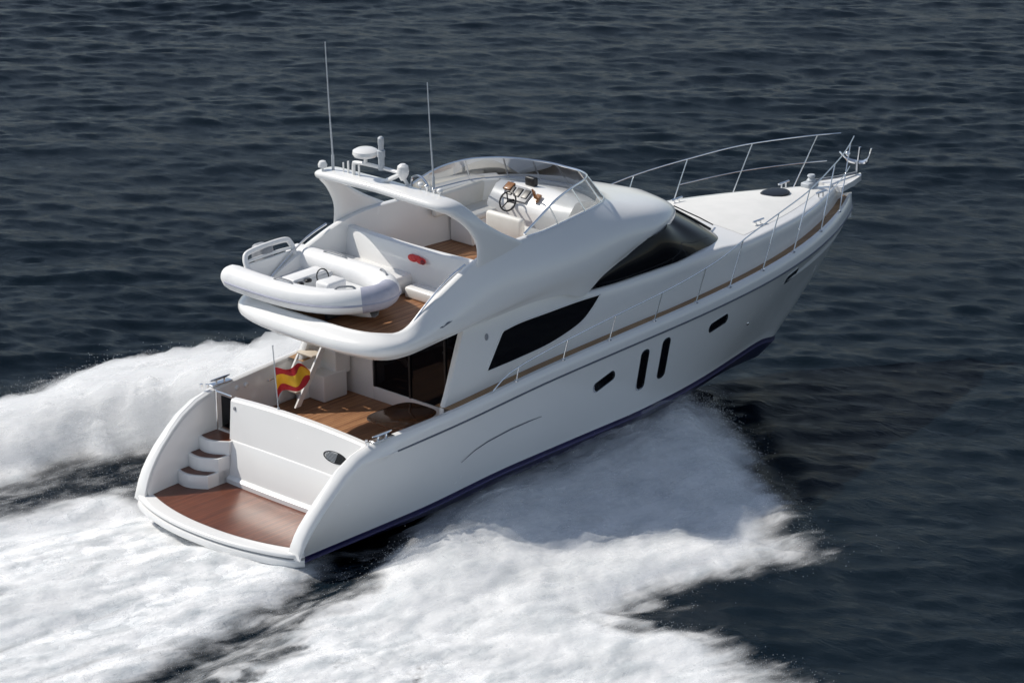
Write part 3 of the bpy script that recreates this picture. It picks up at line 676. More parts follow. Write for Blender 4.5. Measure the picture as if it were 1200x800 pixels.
# ------------------------------------------------------------------ deckhouse and foredeck trunk
def side_y(x, z):
    y = min(1.99, max(0.0, yf(x) - .31)) if x < 18.3 else 0.02
    y = max(0.02, y)
    return max(0.015, y - .10 * max(0, z - 2.36) * min(1, y / .5))
ztr = ip([4, 7.8, 8.05, 8.35, 9.2, 11, 12.3, 13, 14.5, 16.3, 17.5, 18.3], [3.62, 3.62, 3.52, 3.36, 3.30, 3.27, 3.20, 3.10, 3.02, 2.90, 2.82, 2.74])
dk = MB(); rows = []
def wing_x(x, z): return x + ((4.10 + .50 * (z - 1.9)) - 4.1) * max(0, 1 - (x - 4.1) / 1.9)
for x in list(np.linspace(4.1, 7.8, 14)) + list(np.linspace(8.0, 18.3, 64)):
    zt = ztr(x); z0 = min(cap(x) - .05, 2.4); yb = side_y(x, zt); r = min(.10, yb * .5)
    a = [(x, side_y(x, z0), z0)] + [(x, side_y(x, z0 + (zt - r - z0) * w), z0 + (zt - r - z0) * w) for w in (.2, .4, .6, .8, 1)]
    for q in range(1, 6):
        an = math.pi / 2 * q / 5; a.append((x, yb - r + r * math.cos(an), zt - r + r * math.sin(an)))
    for w in (.75, .5, .25, 0): a.append((x, (yb - r) * w, zt + .09 * min(1, yb) * (1 - w * w)))
    a = [(wing_x(p[0], p[2]), p[1], p[2]) for p in a]
    rows.append([(p[0], -p[1], p[2]) for p in a] + [p for p in a[::-1][1:]])
dk.grid(rows, cap1=True)
DECKH = dk.build('deckhouse', WHITE, YACHT, ang=50)
# non-skid panel on the foredeck
ns = MB(); rows = []
for x in np.linspace(13.45, 17.4, 30):
    yb = max(.12, side_y(x, ztr(x)) - .26) * min(1, 1.0); zt = ztr(x)
    rows.append([(x, yb * w, zt + .004 + .09 * min(1, side_y(x, zt)) * (1 - (yb * w / (side_y(x, zt) - .1 + 1e-6)) ** 2)) for w in np.linspace(-1, 1, 13)])
ns.grid(rows); ns.build('foredeck_nonskid', WHITE_DECK, DECKH)
# raked aft ends of the deckhouse sides (the wings that frame the cockpit doors)
for s in (-1, 1):
    wg = MB(); rows = []
    for z in np.linspace(1.36, 3.52, 12):
        xa = 4.10 + .50 * (max(z, 2.1) - 1.9); y = side_y(6, max(z, 2.2))
        rows.append([(xa + .004, s * (y - .004), z), (xa - .012, s * (y - .03), z), (xa - .012, s * (y - .09), z), (xa + .02, s * (y - .14), z), (xa + .3, s * (y - .15), z), (5.24, s * (y - .15), z)])
    wg.grid(rows); wg.build('deckhouse_wing', WHITE, YACHT, ang=50)
# side windows
def tri_patch(mb, outl, yfun, s, off):
    bm = bmesh.new(); vs = [bm.verts.new((x, 0, z)) for x, z in outl]; bm.faces.new(vs)
    bmesh.ops.triangulate(bm, faces=bm.faces[:])
    bmesh.ops.subdivide_edges(bm, edges=bm.edges[:], cuts=2, use_grid_fill=True)
    bm.verts.index_update()
    mb.add([(v.co.x, s * (yfun(v.co.x, v.co.z) + off), v.co.z) for v in bm.verts], [tuple(v.index for v in f.verts) for f in bm.faces])
    bm.free()
def curve2(P, n=8): return [(p.x, p.y) for p in smooth_path([(x, z, 0) for x, z in P], n)]
top = curve2([(5.92, 3.21), (6.4, 3.25), (7.14, 3.25), (7.9, 3.25), (8.60, 3.225)], 6)
bot = curve2([(8.60, 3.225), (8.3, 2.99), (7.92, 2.80), (7.11, 2.64), (6.2, 2.58), (5.42, 2.555)], 6)
outl = top + bot[1:] + [(5.40, 2.59), (5.86, 3.17)]
for s in (-1, 1):
    w = MB(); tri_patch(w, outl, side_y, s, .006); WW = w.build('side_window', DARKGLASS, YACHT, weld=0)
    fr_ = MB(); ring = [(x, s * (side_y(x, z) + .006), z) for x, z in outl]; fr_.tube(ring + [ring[0]], .014, 6); fr_.build('window_trim', WHITE, WW)
    sp = MB(); sp.ell((5.46, s * (side_y(5.5, 3.2) + .0), 3.2), (.05, .02, .07)); sp.build('deck_light', GREYP, YACHT)
# wrap-round windscreen of dark glass
Lc = [(8.18, 3.375), (8.6, 3.345), (9.2, 3.315), (10.3, 3.30), (11.0, 3.285)]
Uc = [(8.18, 3.40), (8.7, 3.66), (9.34, 3.82), (10.0, 3.93), (10.6, 4.0)]
low = [(x, side_y(x, z) - .03, z) for x, z in Lc] + [(11.8, 1.66, 3.26), (12.4, 1.50, 3.20), (12.85, 1.22, 3.16), (13.1, .8, 3.17), (13.25, .4, 3.185), (13.3, 0, 3.19)]
upp = [(x, side_y(8, z) - .05, z) for x, z in Uc] + [(11.0, 1.50, 4.0), (11.3, 1.36, 3.98), (11.6, 1.1, 3.96), (11.85, .75, 3.95), (11.98, .36, 3.95), (12.0, 0, 3.95)]
LP, UP = smooth_path(low, 5), smooth_path(upp, 5)
half = [[l.lerp(u, w) + Vector((0, .05 * math.sin(math.pi * w), 0)) for w in np.linspace(0, 1, 7)] for l, u in zip(LP, UP)]
ws = MB(); full = [[(p.x, -p.y, p.z) for p in r] for r in half] + [[tuple(p) for p in r] for r in half[::-1][1:]]
ws.grid(full); WSC = ws.build('windscreen', DARKGLASS, YACHT, ang=60)
for k in (len(half) - 11, len(half) - 1):
    for s in ((-1, 1) if k < len(half) - 1 else (1,)):
        ws = MB(); ws.tube([(p.x + .01, s * p.y, p.z + .01) for p in half[k]], .022, 6); ws.build('windscreen_mullion', BLACK, WSC)
for s in (-.7, .7):
    wp = MB(); wp.tube([(13.3, s, 3.2), (12.95, s * .95, 3.42), (12.5, s * .5, 3.72)], .014, 6); wp.build('wiper', BLACK, WSC)

# ------------------------------------------------------------------ flybridge shell: a closed band from the aft overhang round the front cowl
ST = [  # low, mid, mid2, up
 ((2.64, 0, 3.42), (2.42, 0, 3.56), (2.45, 0, 3.74), (2.68, 0, 3.86)),
 ((2.68, -1.0, 3.42), (2.46, -1.02, 3.56), (2.49, -1.02, 3.74), (2.72, -1.0, 3.86)),
 ((2.88, -1.72, 3.43), (2.68, -1.80, 3.57), (2.71, -1.80, 3.75), (2.92, -1.70, 3.87)),
 ((3.30, -2.02, 3.48), (3.18, -2.13, 3.61), (3.20, -2.13, 3.76), (3.34, -1.98, 3.90)),
 ((4.15, -2.05, 3.55), (4.15, -2.15, 3.68), (4.15, -2.13, 3.90), (4.15, -1.94, 4.27)),
 ((5.05, -2.04, 3.60), (5.05, -2.14, 3.74), (5.10, -2.08, 4.15), (5.12, -1.88, 4.64)),
 ((5.80, -2.03, 3.64), (5.80, -2.13, 3.83), (5.80, -2.05, 4.30), (5.80, -1.84, 4.78)),
 ((6.70, -2.01, 3.66), (6.70, -2.12, 3.91), (6.60, -2.02, 4.36), (6.50, -1.80, 4.80)),
 ((7.55, -1.99, 3.59), (7.60, -2.09, 3.90), (7.40, -1.99, 4.36), (7.30, -1.74, 4.77)),
 ((8.12, -1.98, 3.47), (8.30, -2.04, 3.88), (8.20, -1.93, 4.36), (7.95, -1.66, 4.78)),
 ((8.75, -1.93, 3.67), (9.00, -1.96, 3.93), (8.95, -1.86, 4.36), (8.60, -1.56, 4.78)),
 ((9.60, -1.82, 3.83), (9.80, -1.84, 4.03), (9.65, -1.72, 4.40), (9.20, -1.36, 4.74)),
 ((10.5, -1.70, 3.90), (10.6, -1.68, 4.09), (10.35, -1.50, 4.38), (9.65, -1.10, 4.68)),
 ((11.25, -1.42, 3.91), (11.30, -1.36, 4.07), (10.95, -1.20, 4.32), (9.95, -.78, 4.62)),
 ((11.85, -.90, 3.91), (11.85, -.84, 4.03), (11.35, -.74, 4.28), (10.15, -.42, 4.58)),
 ((12.15, 0, 3.94), (12.12, 0, 4.02), (11.55, 0, 4.26), (10.22, 0, 4.56)),
]
paths = [smooth_path([s_[r] for s_ in ST], 5) for r in range(4)]
sec = []
for k in range(len(paths[0])):
    lo, m1_, m2_, u = (paths[r][k] for r in range(4))
    c = [lo + (lo - m1_) * .3 + Vector((0, 0, .0)), lo] + [p for p in smooth_path([lo, m1_, m2_, u], 4)][1:]
    ctr = Vector((min(max(u.x, 3.6), 8.3), 0, u.z)); inn = (ctr - u); inn.z = 0
    inn = inn.normalized() if inn.length > 1e-3 else Vector((0, 0, 0))
    if u.x > 9.3: inn = Vector((-1, .35 * (1 if u.y < -.05 else 0), 0)).normalized()
    c += [u + inn * .03 + Vector((0, 0, .018)), u + inn * .11 + Vector((0, 0, .018)), u + inn * .14, u + inn * .17 + Vector((0, 0, -(u.z - 3.75) * .5)), Vector((0, 0, 0)) + u + inn * .20 - Vector((0, 0, u.z - 3.74))]
    sec.append(c)
fb = MB(); ring = [[tuple(p) for p in r] for r in sec] + [[mir(p) for p in r] for r in sec[::-1][1:-1]]
fb.grid(ring, cu=True)
FB = fb.build('flybridge_moulding', WHITE, YACHT, ang=32)
# underside and flybridge sole
und = MB(); ll = [(p[0][0], p[0][1], p[0][2] + .012) for p in ring[:]]
nn = len(sec)
rows = [[(p[0].x, -abs(p[0].y) * w, p[0].z + .01) if w <= 0 else (p[0].x, abs(p[0].y) * w, p[0].z + .01) for w in np.linspace(-1, 1, 9)] for p in sec]
und.grid([[(r[0][0], r[0][1] * w, r[0][2] + .012) for w in np.linspace(1, -1, 9)] for r in rows]); und.build('overhang_underside', WHITE, FB)
so = MB(); rows = []
for x in np.linspace(2.72, 9.3, 30):
    y = 1.92 if x > 3.4 else 1.92 - .55 * ((3.4 - x) / .7) ** 2
    if x > 7: y = 1.9 - .9 * ((x - 7) / 2.3) ** 2
    rows.append([(x, -y, 3.752), (x, 0, 3.752), (x, y, 3.752)])
so.grid(rows); so.build('flybridge_teak', TEAK, FB)
# windscreen of the flybridge: acrylic panes, steel top rail and posts
base = [(6.75, -1.76, 4.815), (7.3, -1.72, 4.79), (7.95, -1.64, 4.80), (8.6, -1.53, 4.80), (9.18, -1.33, 4.76), (9.62, -1.07, 4.70), (9.92, -.76, 4.64), (10.12, -.41, 4.60), (10.18, 0, 4.58)]
topp = [(6.70, -1.72, 4.86), (7.2, -1.66, 5.06), (7.75, -1.56, 5.24), (8.35, -1.40, 5.30), (8.9, -1.18, 5.26), (9.3, -.93, 5.20), (9.55, -.66, 5.15), (9.7, -.36, 5.12), (9.75, 0, 5.10)]
bp_, tp_ = smooth_path(base, 5), smooth_path(topp, 5)
allb = [tuple(p) for p in bp_] + [mir(p) for p in bp_[::-1][1:]]; allt = [tuple(p) for p in tp_] + [mir(p) for p in tp_[::-1][1:]]
sc_ = MB(); sc_.grid([allb, [tuple(Vector(a).lerp(Vector(b_), .5)) for a, b_ in zip(allb, allt)], allt]); SCR = sc_.build('flybridge_windscreen', CLEAR, FB, ang=60)
r_ = MB(); r_.tube(allt, .022, 8); r_.tube(allb, .016, 6); r_.build('screen_rail', STEEL, SCR)
for k in (8, 15, 22, 29, 36, len(allb) - 37, len(allb) - 30, len(allb) - 23, len(allb) - 16, len(allb) - 9):
    p_ = MB(); p_.tube([allb[k], allt[k]], .016, 6); p_.build('screen_post', STEEL, SCR)

# radar arch
AST = [((5.24, -1.90, 4.62), (6.60, -1.80, 4.76)), ((5.26, -1.89, 5.03), (6.02, -1.82, 5.07)), ((5.06, -1.85, 5.40), (5.55, -1.80, 5.38)),
       ((4.76, -1.76, 5.69), (5.24, -1.71, 5.67)), ((4.53, -1.56, 5.85), (5.06, -1.52, 5.84)), ((4.48, -.8, 5.89), (5.02, -.8, 5.88)), ((4.50, 0, 5.90), (5.02, 0, 5.89))]
A_, F_ = smooth_path([a for a, f in AST], 6), smooth_path([f for a, f in AST], 6)
rows = []
for k, (a, f) in enumerate(zip(A_, F_)):
    k0, k1 = max(k - 1, 0), min(k + 1, len(A_) - 1)
    t = ((A_[k1] + F_[k1]) - (A_[k0] + F_[k0])).normalized(); ch = (f - a); cl = ch.length; ch.normalize()
    n = ch.cross(t).normalized(); th = .05 + .04 * min(1, k / 20)
    row = []
    for q in range(18):
        an = 2 * math.pi * q / 18; cx = math.cos(an); sx = math.sin(an)
        px = math.copysign(abs(cx) ** .55, cx); sz = math.copysign(abs(sx) ** .8, sx)
        row.append((a + f) * .5 + ch * (px * cl / 2) + n * (sz * th))
    rows.append(row)
ar = MB(); full = [[tuple(p) for p in r] for r in rows] + [[mir(p) for p in r] for r in rows[::-1][1:]]
ar.grid(full, cv=True, cap0=True, cap1=True); ARCH = ar.build('radar_arch', WHITE, YACHT, ang=45)
zt = 5.93
def whip(x, y, z, h, lean):
    m = MB(); m.tube([(x, y, z), (x - .0, y, z + .35)], .028, 8); m.tube([(x, y, z + .35), (x - lean * .5, y, z + h * .5), (x - lean, y, z + h)], [.018, .014, .009], 6)
    m.build('whip_antenna', WHITE_ANT, ARCH)
WHITE_ANT = paint('pale grey fibreglass', (0.42, 0.45, 0.48), (0.5, 0.53, 0.56), 0.4, 0, 5)
whip(4.72, 1.30, 5.90, 2.55, .10); whip(5.05, -1.02, 5.88, 2.15, .10)
m = MB(); m.tube([(4.62, 1.48, 5.82), (4.62, 1.48, 6.0)], .018); m.lathe((4.62, 1.48, 6.0), [(.03, 0), (.085, .01), (.09, .06), (.06, .12), (.02, .135)], 14); m.build('gps_antenna', WHITE, ARCH)
m = MB(); hoop = smooth_path([(4.75, .78, 5.86), (4.74, .76, 6.16), (4.74, .70, 6.22), (4.78, .3, 6.235), (4.82, -.3, 6.22), (4.84, -.42, 6.17), (5.0, -.46, 5.86)], 5)
m.tube(hoop, .036, 8); m.tube([(4.76, .2, 5.87), (4.82, -.40, 6.2)], .042, 8); m.tube([(4.75, .92, 5.86), (4.75, .92, 6.2)], .02, 6); m.tube([(4.75, 1.05, 5.86), (4.75, 1.05, 6.15)], .016, 6); m.tube([(4.74, .62, 5.86), (4.74, .62, 6.2)], .02, 6); m.build('antenna_mast', WHITE, ARCH)
m = MB(); m.tube([(4.76, .46, 6.23), (4.76, .46, 6.40)], .035); m.lathe((4.76, .46, 6.38), [(.08, 0), (.22, .015), (.245, .06), (.235, .12), (.17, .155), (.05, .165)], 22); m.build('radar_dome', WHITE, ARCH)
m = MB(); m.tube([(4.78, .06, 6.2), (4.78, .06, 6.45)], .06, 10); m.lathe((4.78, .06, 6.45), [(.075, 0), (.075, .12), (.05, .13), (.05, .22), (.058, .23), (.058, .36), (.03, .39)], 14); m.build('navigation_light', WHITE_ANT, ARCH)
m = MB(); m.lathe((4.86, -.42, 6.2), [(.05, -.12), (.1, -.02), (.115, .06), (.10, .15), (.05, .19)], 16); m.build('searchlight', WHITE, ARCH)
for y, z_, r in ((-.78, 5.9, .06), (-.95, 5.9, .05), (-1.28, 5.88, .06), (-1.12, 5.88, .04)):
    m = MB(); m.tube([(4.95, y, z_ - .04), (4.95, y, z_ + .12)], .02, 6); m.ell((4.95, y, z_ + .15), (r, r, r * .8)); m.build('horn', WHITE if r > .055 else STEEL, ARCH)
m = MB(); m.tube(smooth_path([(5.0, -.5, 5.87), (5.0, -.52, 6.12), (5.0, -.75, 6.18), (5.0, -.95, 6.02), (5.0, -1.0, 5.87)], 5), .02, 6); m.build('arch_rail', STEEL, ARCH)

# flybridge furniture
m = MB()   # aft settee: transverse back with moulded white aft face
rows = []
for q in np.linspace(0, 1, 15):
    y = 1.72 - q * 3.3; xo = 5.42 - .10 * (1 - (2 * q - 1) ** 2)
    rows.append([(xo - .10, y, 3.75), (xo - .08, y, 4.1), (xo, y, 4.52), (xo + .03, y, 4.58), (xo + .10, y, 4.60), (xo + .20, y, 4.58), (xo + .24, y, 4.5), (xo + .28, y, 3.75)])
m.grid(rows, cap0=True, cap1=True); SETT = m.build('aft_settee', WHITE, FB, ang=35)
m = MB(); m.box((6.0, .45, 3.98), (.58, 2.5, .14), bev=.06); m.build('settee_cushion', CREAM, SETT)
m = MB(); m.box((5.02, .86, 3.93), (.56, 2.1, .36), bev=.06); m.box((5.1, -.9, 3.86), (.36, 1.2, .22), bev=.05); m.build('deck_locker', WHITE, FB)
m = MB()
m.box((8.45, 1.12, 4.0), (1.1, .62, .5), bev=.05); m.build('lounge_base', WHITE, FB)
m = MB(); m.box((8.45, 1.1, 4.31), (1.1, .60, .14), bev=.06); m.box((8.2, 1.42, 4.56), (1.5, .14, .46), bev=.06); m.build('lounge_cushion', CREAM, FB)
m = MB(); m.box((7.75, -.55, 4.05), (.5, 1.05, .6), bev=.06); m.build('helm_seat_base', WHITE, FB)
m = MB(); m.box((7.8, -.45, 4.36), (.55, .95, .14), bev=.06); m.box((7.52, -.45, 4.56), (.15, .95, .44), bev=.07); m.build('helm_seat', CREAM, FB)
m = MB(); rows = []
for q in np.linspace(0, 1, 13):
    y = 1.05 - q * 2.1; fx = .12 * (2 * q - 1) ** 2
    rows.append([(8.66 - fx * .3, y, 3.75), (8.60 - fx * .3, y, 4.45), (8.66 - fx * .3, y, 4.56), (8.95 - fx, y, 4.78), (9.1 - fx, y, 4.82), (9.75 - fx * 2.4, y, 4.66), (9.85 - fx * 2.6, y, 4.55)])
m.grid(rows, cap0=True, cap1=True); HELM = m.build('helm_console', WHITE, FB, ang=35)
m = MB(); m.box((8.80, .42, 4.70), (.34, .62, .03), tilt=-.62, bev=.01); m.build('instrument_panel', GREYP, HELM)
for y in (.62, .42, .22):
    m = MB(); m.box((8.80, y, 4.73), (.2, .14, .02), tilt=-.62, bev=.005); m.build('instrument', BLACK, HELM)
m = MB(); m.box((9.1, .35, 4.9), (.12, .26, .18), bev=.03); m.build('compass', BLACK, HELM)
m = MB(); rim = [(8.50 + .17 * math.cos(a) * .5, .42 + .2 * math.sin(a), 4.62 + .17 * math.cos(a)) for a in np.linspace(0, 2 * math.pi, 25)]
m.tube(rim, .018, 6, caps=False)
for a in (0.5, 2.6, 4.7): m.tube([(8.50, .42, 4.62), (8.50 + .17 * math.cos(a) * .5, .42 + .2 * math.sin(a), 4.62 + .17 * math.cos(a))], .014, 6)
m.tube([(8.5, .42, 4.62), (8.66, .42, 4.6)], .03, 8); m.build('steering_wheel', BLACK, HELM)
m = MB(); m.box((8.78, -.1, 4.72), (.18, .12, .05), tilt=-.6, bev=.01); m.tube([(8.74, -.07, 4.74), (8.68, -.07, 4.92)], .018); m.tube([(8.74, -.13, 4.74), (8.66, -.13, 4.9)], .018); m.build('throttle', AMBER, HELM)
m = MB(); m.box((8.86, .72, 4.78), (.2, .2, .05), tilt=-.5, bev=.02); m.build('switch_box', AMBER, HELM)
# stainless handrail along the coamings
for s in (-1, 1):
    m = MB(); m.tube(smooth_path([(3.45, s * 1.90, 3.92), (3.9, s * 1.88, 4.22), (4.5, s * 1.86, 4.56), (5.0, s * 1.84, 4.72)], 5), .02, 6); m.build('coaming_rail', STEEL, FB)

# ------------------------------------------------------------------ foredeck fittings
hm = MB(); hm.lathe((0, 0, 0), [(.36, -.01), (.37, .02), (.35, .04), (.31, .045)], 30); hz = ztr(16.2) + .075
hx = hm.build('foredeck_hatch', BLACK, YACHT); hx.matrix_local = Matrix.Translation((16.25, .12, hz)) @ Matrix.Diagonal((.95, .78, .8, 1))
hg = MB(); hg.lathe((0, 0, .046), [(.305, 0), (.25, .004), (.02, .006)], 30); hg.build('hatch_glass', DARKGLASS, hx)
m = MB(); m.box((17.35, .08, ztr(17.35) + .10), (.34, .24, .12), bev=.03); m.lathe((17.4, .08, ztr(17.4) + .16), [(.09, 0), (.1, .03), (.06, .08), (.09, .12), (.07, .15)], 14); m.build('windlass', WHITE_ANT, YACHT)
m = MB(); m.tube([(17.5, .06, ztr(17.5) + .17), (18.2, .04, 2.90), (18.8, 0, 2.86)], .03, 6); m.build('anchor_chain', GREYP, YACHT)
m = MB()   # pulpit plate
a = [(17.9, .0), (17.9, .34), (18.4, .24), (18.85, .12), (18.98, 0)]
up1 = [(x, -y, 2.82) for x, y in a[1:]] + [(x, y, 2.82) for x, y in a[1:][::-1][1:]]
m.grid([[(x, y, 2.70) for x, y, z in up1], up1], cv=True, cap1=True, cap0=True); m.box((18.4, 0, 2.66), (.7, .1, .14), bev=.02); m.build('pulpit', WHITE, YACHT)
m = MB(); m.tube([(18.84, 0, 2.78), (18.86, 0, 3.12)], .045, 8)
m.tube(smooth_path([(18.66, .33, 3.30), (18.78, .2, 3.12), (18.88, 0, 3.08), (18.92, -.2, 3.14), (18.98, -.28, 3.42)], 5), [.02] * 5 + [.05] * 11 + [.02] * 5, 8)
m.tube([(18.88, 0, 3.1), (18.9, -.03, 3.42)], .03, 8); m.ell((18.72, .16, 3.27), (.06, .06, .06)); m.build('anchor', STEEL, YACHT)
for x, y in ((14.25, -1.10), (14.25, 1.10), (17.0, -.5), (17.0, .5)):
    z = ztr(x) + .05; m = MB(); m.tube([(x - .07, y, z - .05), (x - .07, y, z + .05)], .018, 6); m.tube([(x + .07, y, z - .05), (x + .07, y, z + .05)], .018, 6); m.tube([(x - .17, y, z + .06), (x + .17, y, z + .06)], .022, 6); m.build('cleat', STEEL, YACHT)
m = MB(); m.tube(smooth_path([(12.95, -.35, 3.28), (12.95, -.3, 3.36), (12.95, .2, 3.37), (12.95, .3, 3.28)], 4), .02, 6); m.build('grab_handle', STEEL, YACHT)
# bow rail with raked stanchions
rz = ip([5.2, 5.6, 6.5, 8.75, 10.3, 11.8, 12.8, 13.9, 15.2, 16.7, 18.05, 18.5], [2.30, 2.52, 2.68, 2.90, 3.02, 3.20, 3.42, 3.57, 3.67, 3.78, 3.79, 3.78])
for s in (-1, 1):
    m = MB(); m.tube([(x, s * (yf(x) - .03 + .05 * max(0, min(1, (x - 12) / 3))) , rz(x)) for x in np.linspace(5.2, 18.5, 60)], .0125, 8)
    RAIL = m.build('bow_rail', STEEL, YACHT)
    m = MB(); m.tube([(x, s * (yf(x) - .03), (rz(x) + cap(x)) / 2 + .08) for x in np.linspace(15.0, 18.2, 24)], .010, 6); m.build('mid_rail', STEEL, RAIL)
    for xt_ in (5.9, 7.25, 8.6, 9.95, 11.3, 12.55, 13.87, 15.22, 16.7, 18.05):
        h = rz(xt_) - cap(xt_); xb_ = xt_ - .62 * max(0, h - .25)
        p_ = MB(); p_.tube([(xb_, s * (yf(xb_) - .08), cap(xb_) - .01), (xt_, s * (yf(xt_) - .03 + .05 * max(0, min(1, (xt_ - 12) / 3))), rz(xt_))], .0125, 8)
        p_.lathe((xb_, s * (yf(xb_) - .08), cap(xb_) - .01), [(.045, 0), (.045, .015), (.03, .03)], 10); p_.build('stanchion', STEEL, RAIL)
# small unreadable builder's mark on the starboard overhang
for s in (-1,):
    m = MB(); P = []
    for k in range(15):
        q = k / 14; x = 3.78 + .52 * q; z = 3.745 + .13 * q; hh_ = (.012 + .030 * abs(math.sin(9.5 * q + .6))) * (1 if .02 < q < .98 else .3)
        P.append([(x, -2.146, z - .01), (x + .02, -2.154, z), (x + .03, -2.150, z + hh_)])
    m.grid(P)
    m.build('lettering', STRIPE, FB)

# ------------------------------------------------------------------ inflatable tender on the aft flybridge deck
TEND = thing('inflatable_tender', 'white inflatable dinghy with grey liner stowed crosswise on the aft upper deck', 'dinghy', BOAT_M @ Matrix.Translation((3.62, .48, 3.84)) @ Matrix.Diagonal((.97, .865, .97, 1)))
path = [(-.86, 1.78, .34), (-.88, 1.2, .33), (-.88, .5, .33), (-.84, -.2, .34), (-.70, -.85, .36), (-.45, -1.35, .39), (-.05, -1.66, .42), (.35, -1.55, .41), (.66, -1.1, .38), (.84, -.5, .35), (.88, .3, .33), (.88, 1.2, .33), (.86, 1.78, .34)]
cp = smooth_path(path, 5); rr_ = [.248] * len(cp)
ext0 = [Vector((-.84, 2.15, .36)), Vector((-.85, 2.02, .35)), Vector((-.855, 1.9, .345))]
ext1 = [Vector((.855, 1.9, .345)), Vector((.85, 2.02, .35)), Vector((.84, 2.15, .36))]
tb = MB(); tb.tube(ext0 + cp + ext1, [.06, .17, .23] + rr_ + [.23, .17, .06], 18); TB = tb.build('tube', HYPALON, TEND, ang=60)
stk = MB()
def off_path(P, d, dz):
    out = []
    for k, p in enumerate(P):
        t = (P[min(k + 1, len(P) - 1)] - P[max(k - 1, 0)]).normalized(); n = Vector((t.y, -t.x, 0)) * -1
        out.append(p - n * d * -1 * -1 if False else p + Vector((-t.y, t.x, 0)) * -d + Vector((0, 0, dz)))
    return out
stk.tube(off_path(cp, .247, -.03), .022, 6); stk.build('rubbing_strake', TUBEGREY, TB)
pt = MB(); seg = [k for k, p in enumerate(cp) if p.y < -1.50]
pt.tube([cp[k] for k in seg], .2515, 18, caps=False); pt.build('bow_shading', TUBEGREY, TB)  # blue-grey sleeve paints the shading of the bow end and its dark tip
for k0 in (10, 22, 38, 50):
    h = MB(); p0, p1 = cp[k0], cp[min(k0 + 4, len(cp) - 1)]
    h.tube(smooth_path([p0 + Vector((0, 0, .235)), p0.lerp(p1, .2) + Vector((0, 0, .29)), p0.lerp(p1, .8) + Vector((0, 0, .29)), p1 + Vector((0, 0, .235))], 4), .02, 6); h.build('grab_handle', GREYP, TB)
lh = MB(); rows = []
for y in np.linspace(1.72, -1.5, 18):
    w = .70 * math.sqrt(max(.02, 1 - max(0, (-y - .0) / 1.56) ** 2.2))
    rows.append([(-w, y, .36), (-w * .92, y, .22), (-w * .5, y, .17), (0, y, .15), (w * .5, y, .17), (w * .92, y, .22), (w, y, .36)])
lh.grid(rows); LH = lh.build('liner', LINER, TEND, ang=50)
hb = MB(); rows = []
for y in np.linspace(1.7, -1.55, 14):
    w = .62 * math.sqrt(max(.02, 1 - max(0, (-y) / 1.6) ** 2.2)); rows.append([(-w, y, .2), (-w * .6, y, .02), (0, y, -.10 + .06 * max(0, -y)), (w * .6, y, .02), (w, y, .2)])
hb.grid(rows); hb.build('bottom', WHITE, TEND)
t_ = MB(); t_.box((0, 1.70, .32), (1.32, .06, .46), bev=.02); t_.build('stern_board', WHITE, TEND)
t_ = MB(); t_.box((0, .62, .25), (1.2, .46, .26), bev=.05); t_.build('rear_seat', LINER, TEND)
t_ = MB(); t_.box((.02, .62, .405), (.9, .40, .07), bev=.03); t_.build('seat_cushion', HYPALON, TEND)
t_ = MB(); t_.box((-.05, -.28, .30), (.5, .42, .42), bev=.06); t_.build('steering_console', HYPALON, TEND)
t_ = MB(); t_.tube([(-.05 + .15 * math.cos(a), -.03 + .05 * math.sin(a), .52 + .14 * math.sin(a)) for a in np.linspace(0, 2 * math.pi, 19)], .014, 6, caps=False); t_.build('tender_wheel', BLACK, TEND)
for x, y in ((-.36, .30), (-.12, .34)):
    t_ = MB(); t_.lathe((x, y, .36), [(.07, 0), (.075, .03), (.05, .06), (.02, .065)], 12); t_.build('filler_cap', BLACK, TEND)
t_ = MB(); t_.box((.0, -1.02, .27), (.72, .36, .1), bev=.04); t_.build('bow_locker', LINER, TEND)
t_ = MB(); t_.tube(smooth_path([(-.62, 1.62, .45), (-.6, 1.74, .66), (-.42, 1.78, .76), (.42, 1.78, .78), (.6, 1.74, .68), (.62, 1.62, .45)], 6), .055, 10); t_.tube(smooth_path([(-.60, 1.66, .52), (-.5, 1.72, .60), (.5, 1.72, .60), (.60, 1.66, .52)], 5), .03, 8); t_.build('roll_bar', HYPALON, TEND)
ob = MB(); ob.box((.0, 1.92, .60), (.34, .42, .36), bev=.1); ob.box((.0, 1.95, .25), (.16, .2, .5), bev=.04); ob.build('outboard_motor', GREYP, TEND)
for y in (1.1, -.7):
    t_ = MB(); t_.box((0, y, -.03), (1.1, .12, .12), bev=.02); t_.build('chock', BLACK, TEND)

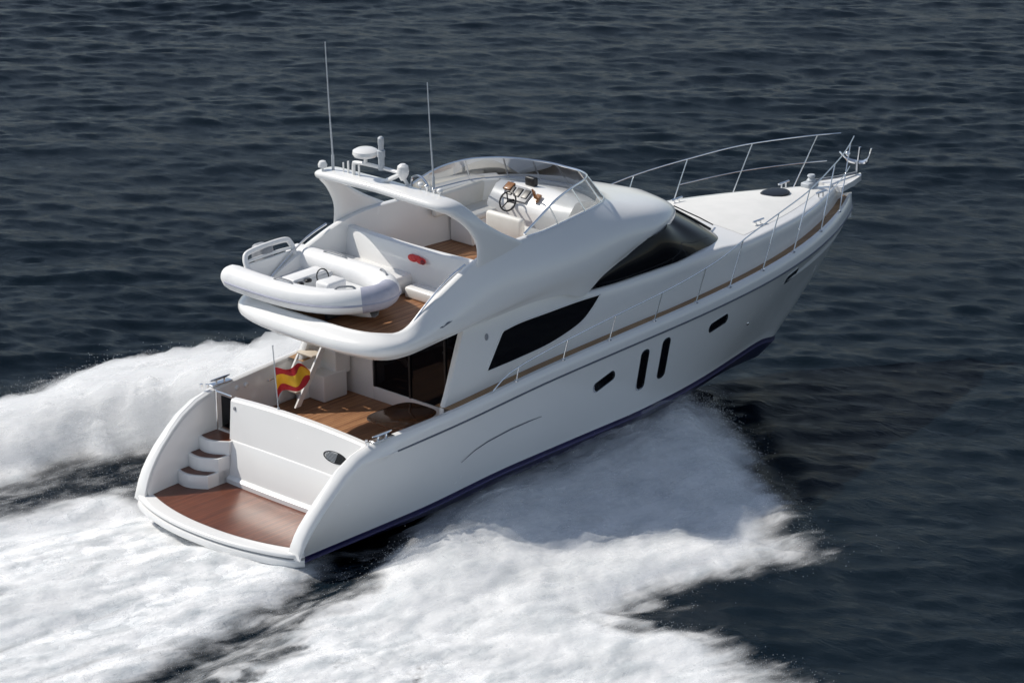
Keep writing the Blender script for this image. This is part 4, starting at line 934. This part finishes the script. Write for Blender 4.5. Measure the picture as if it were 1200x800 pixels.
# red lifejacket hung on the settee back
LJ = thing('life_jacket', 'folded red life jacket lying against the white settee behind the dinghy', 'life jacket', BOAT_M @ Matrix.Translation((5.27, -.33, 4.42)) @ Matrix.Scale(.78, 4))
m = MB(); m.ell((0, .15, 0), (.075, .17, .095)); m.ell((-.01, -.12, -.01), (.07, .16, .085)); m.ell((-.015, .02, .03), (.07, .16, .07)); m.build('foam_panel', RED, LJ)
m = MB(); m.ell((-.05, -.22, -.02), (.04, .075, .06)); m.build('strap', DARKRED, LJ)

# ensign on its staff at the transom
FLAG = thing('ensign_flag', 'red and yellow striped flag flying from a short staff above the transom', 'flag', BOAT_M @ Matrix.Translation((2.24, .34, 2.08)) @ Matrix.Scale(.84, 4))
m = MB(); m.tube([(0, 0, 0), (-.10, 0, 1.55)], .012, 8); m.ell((-.10, 0, 1.56), (.02, .02, .02)); m.tube([(0, 0, -.03), (0, 0, .09)], .03, 8); m.build('flagstaff', WHITE_ANT, FLAG)
YEL = paint('yellow bunting', (0.80, 0.42, 0.02), (0.85, 0.48, 0.03), 0.7, 0, 10)
REDF = paint('red bunting', (0.42, 0.010, 0.018), (0.52, 0.02, 0.028), 0.7, 0, 10)
m = MB(); nu, nv = 30, 16; P = []
d1 = Vector((.78, -.42, 0)); nrm = Vector((.47, .88, 0)).normalized()
for i in range(nu):
    u = i / (nu - 1); r = []
    for j in range(nv):
        v_ = j / (nv - 1)                                     # 0 at the foot of the hoist
        w = .17 * math.sin(7.5 * u + 2.6 * v_) * (.25 + u) + .05 * math.sin(12 * u - 3 * v_)
        curl = .16 * max(0, v_ - .55) * u                      # the top stripe blows over and folds back
        h = .30 + .70 * v_ * (1 - .45 * u) + .52 * u - .26 * u * u + .05 * math.sin(8 * u + 1.5 * v_)
        p = d1 * (u * .90) + nrm * (w + curl * 2.2); r.append((p.x - .06 * (.3 + v_ * .6), p.y, h - curl * 1.3))
    P.append(r)
m.grid(P, [1 if j < 4 or j >= 11 else 0 for j in range(nv - 1)]); m.build('bunting', [YEL, REDF], FLAG, ang=80)
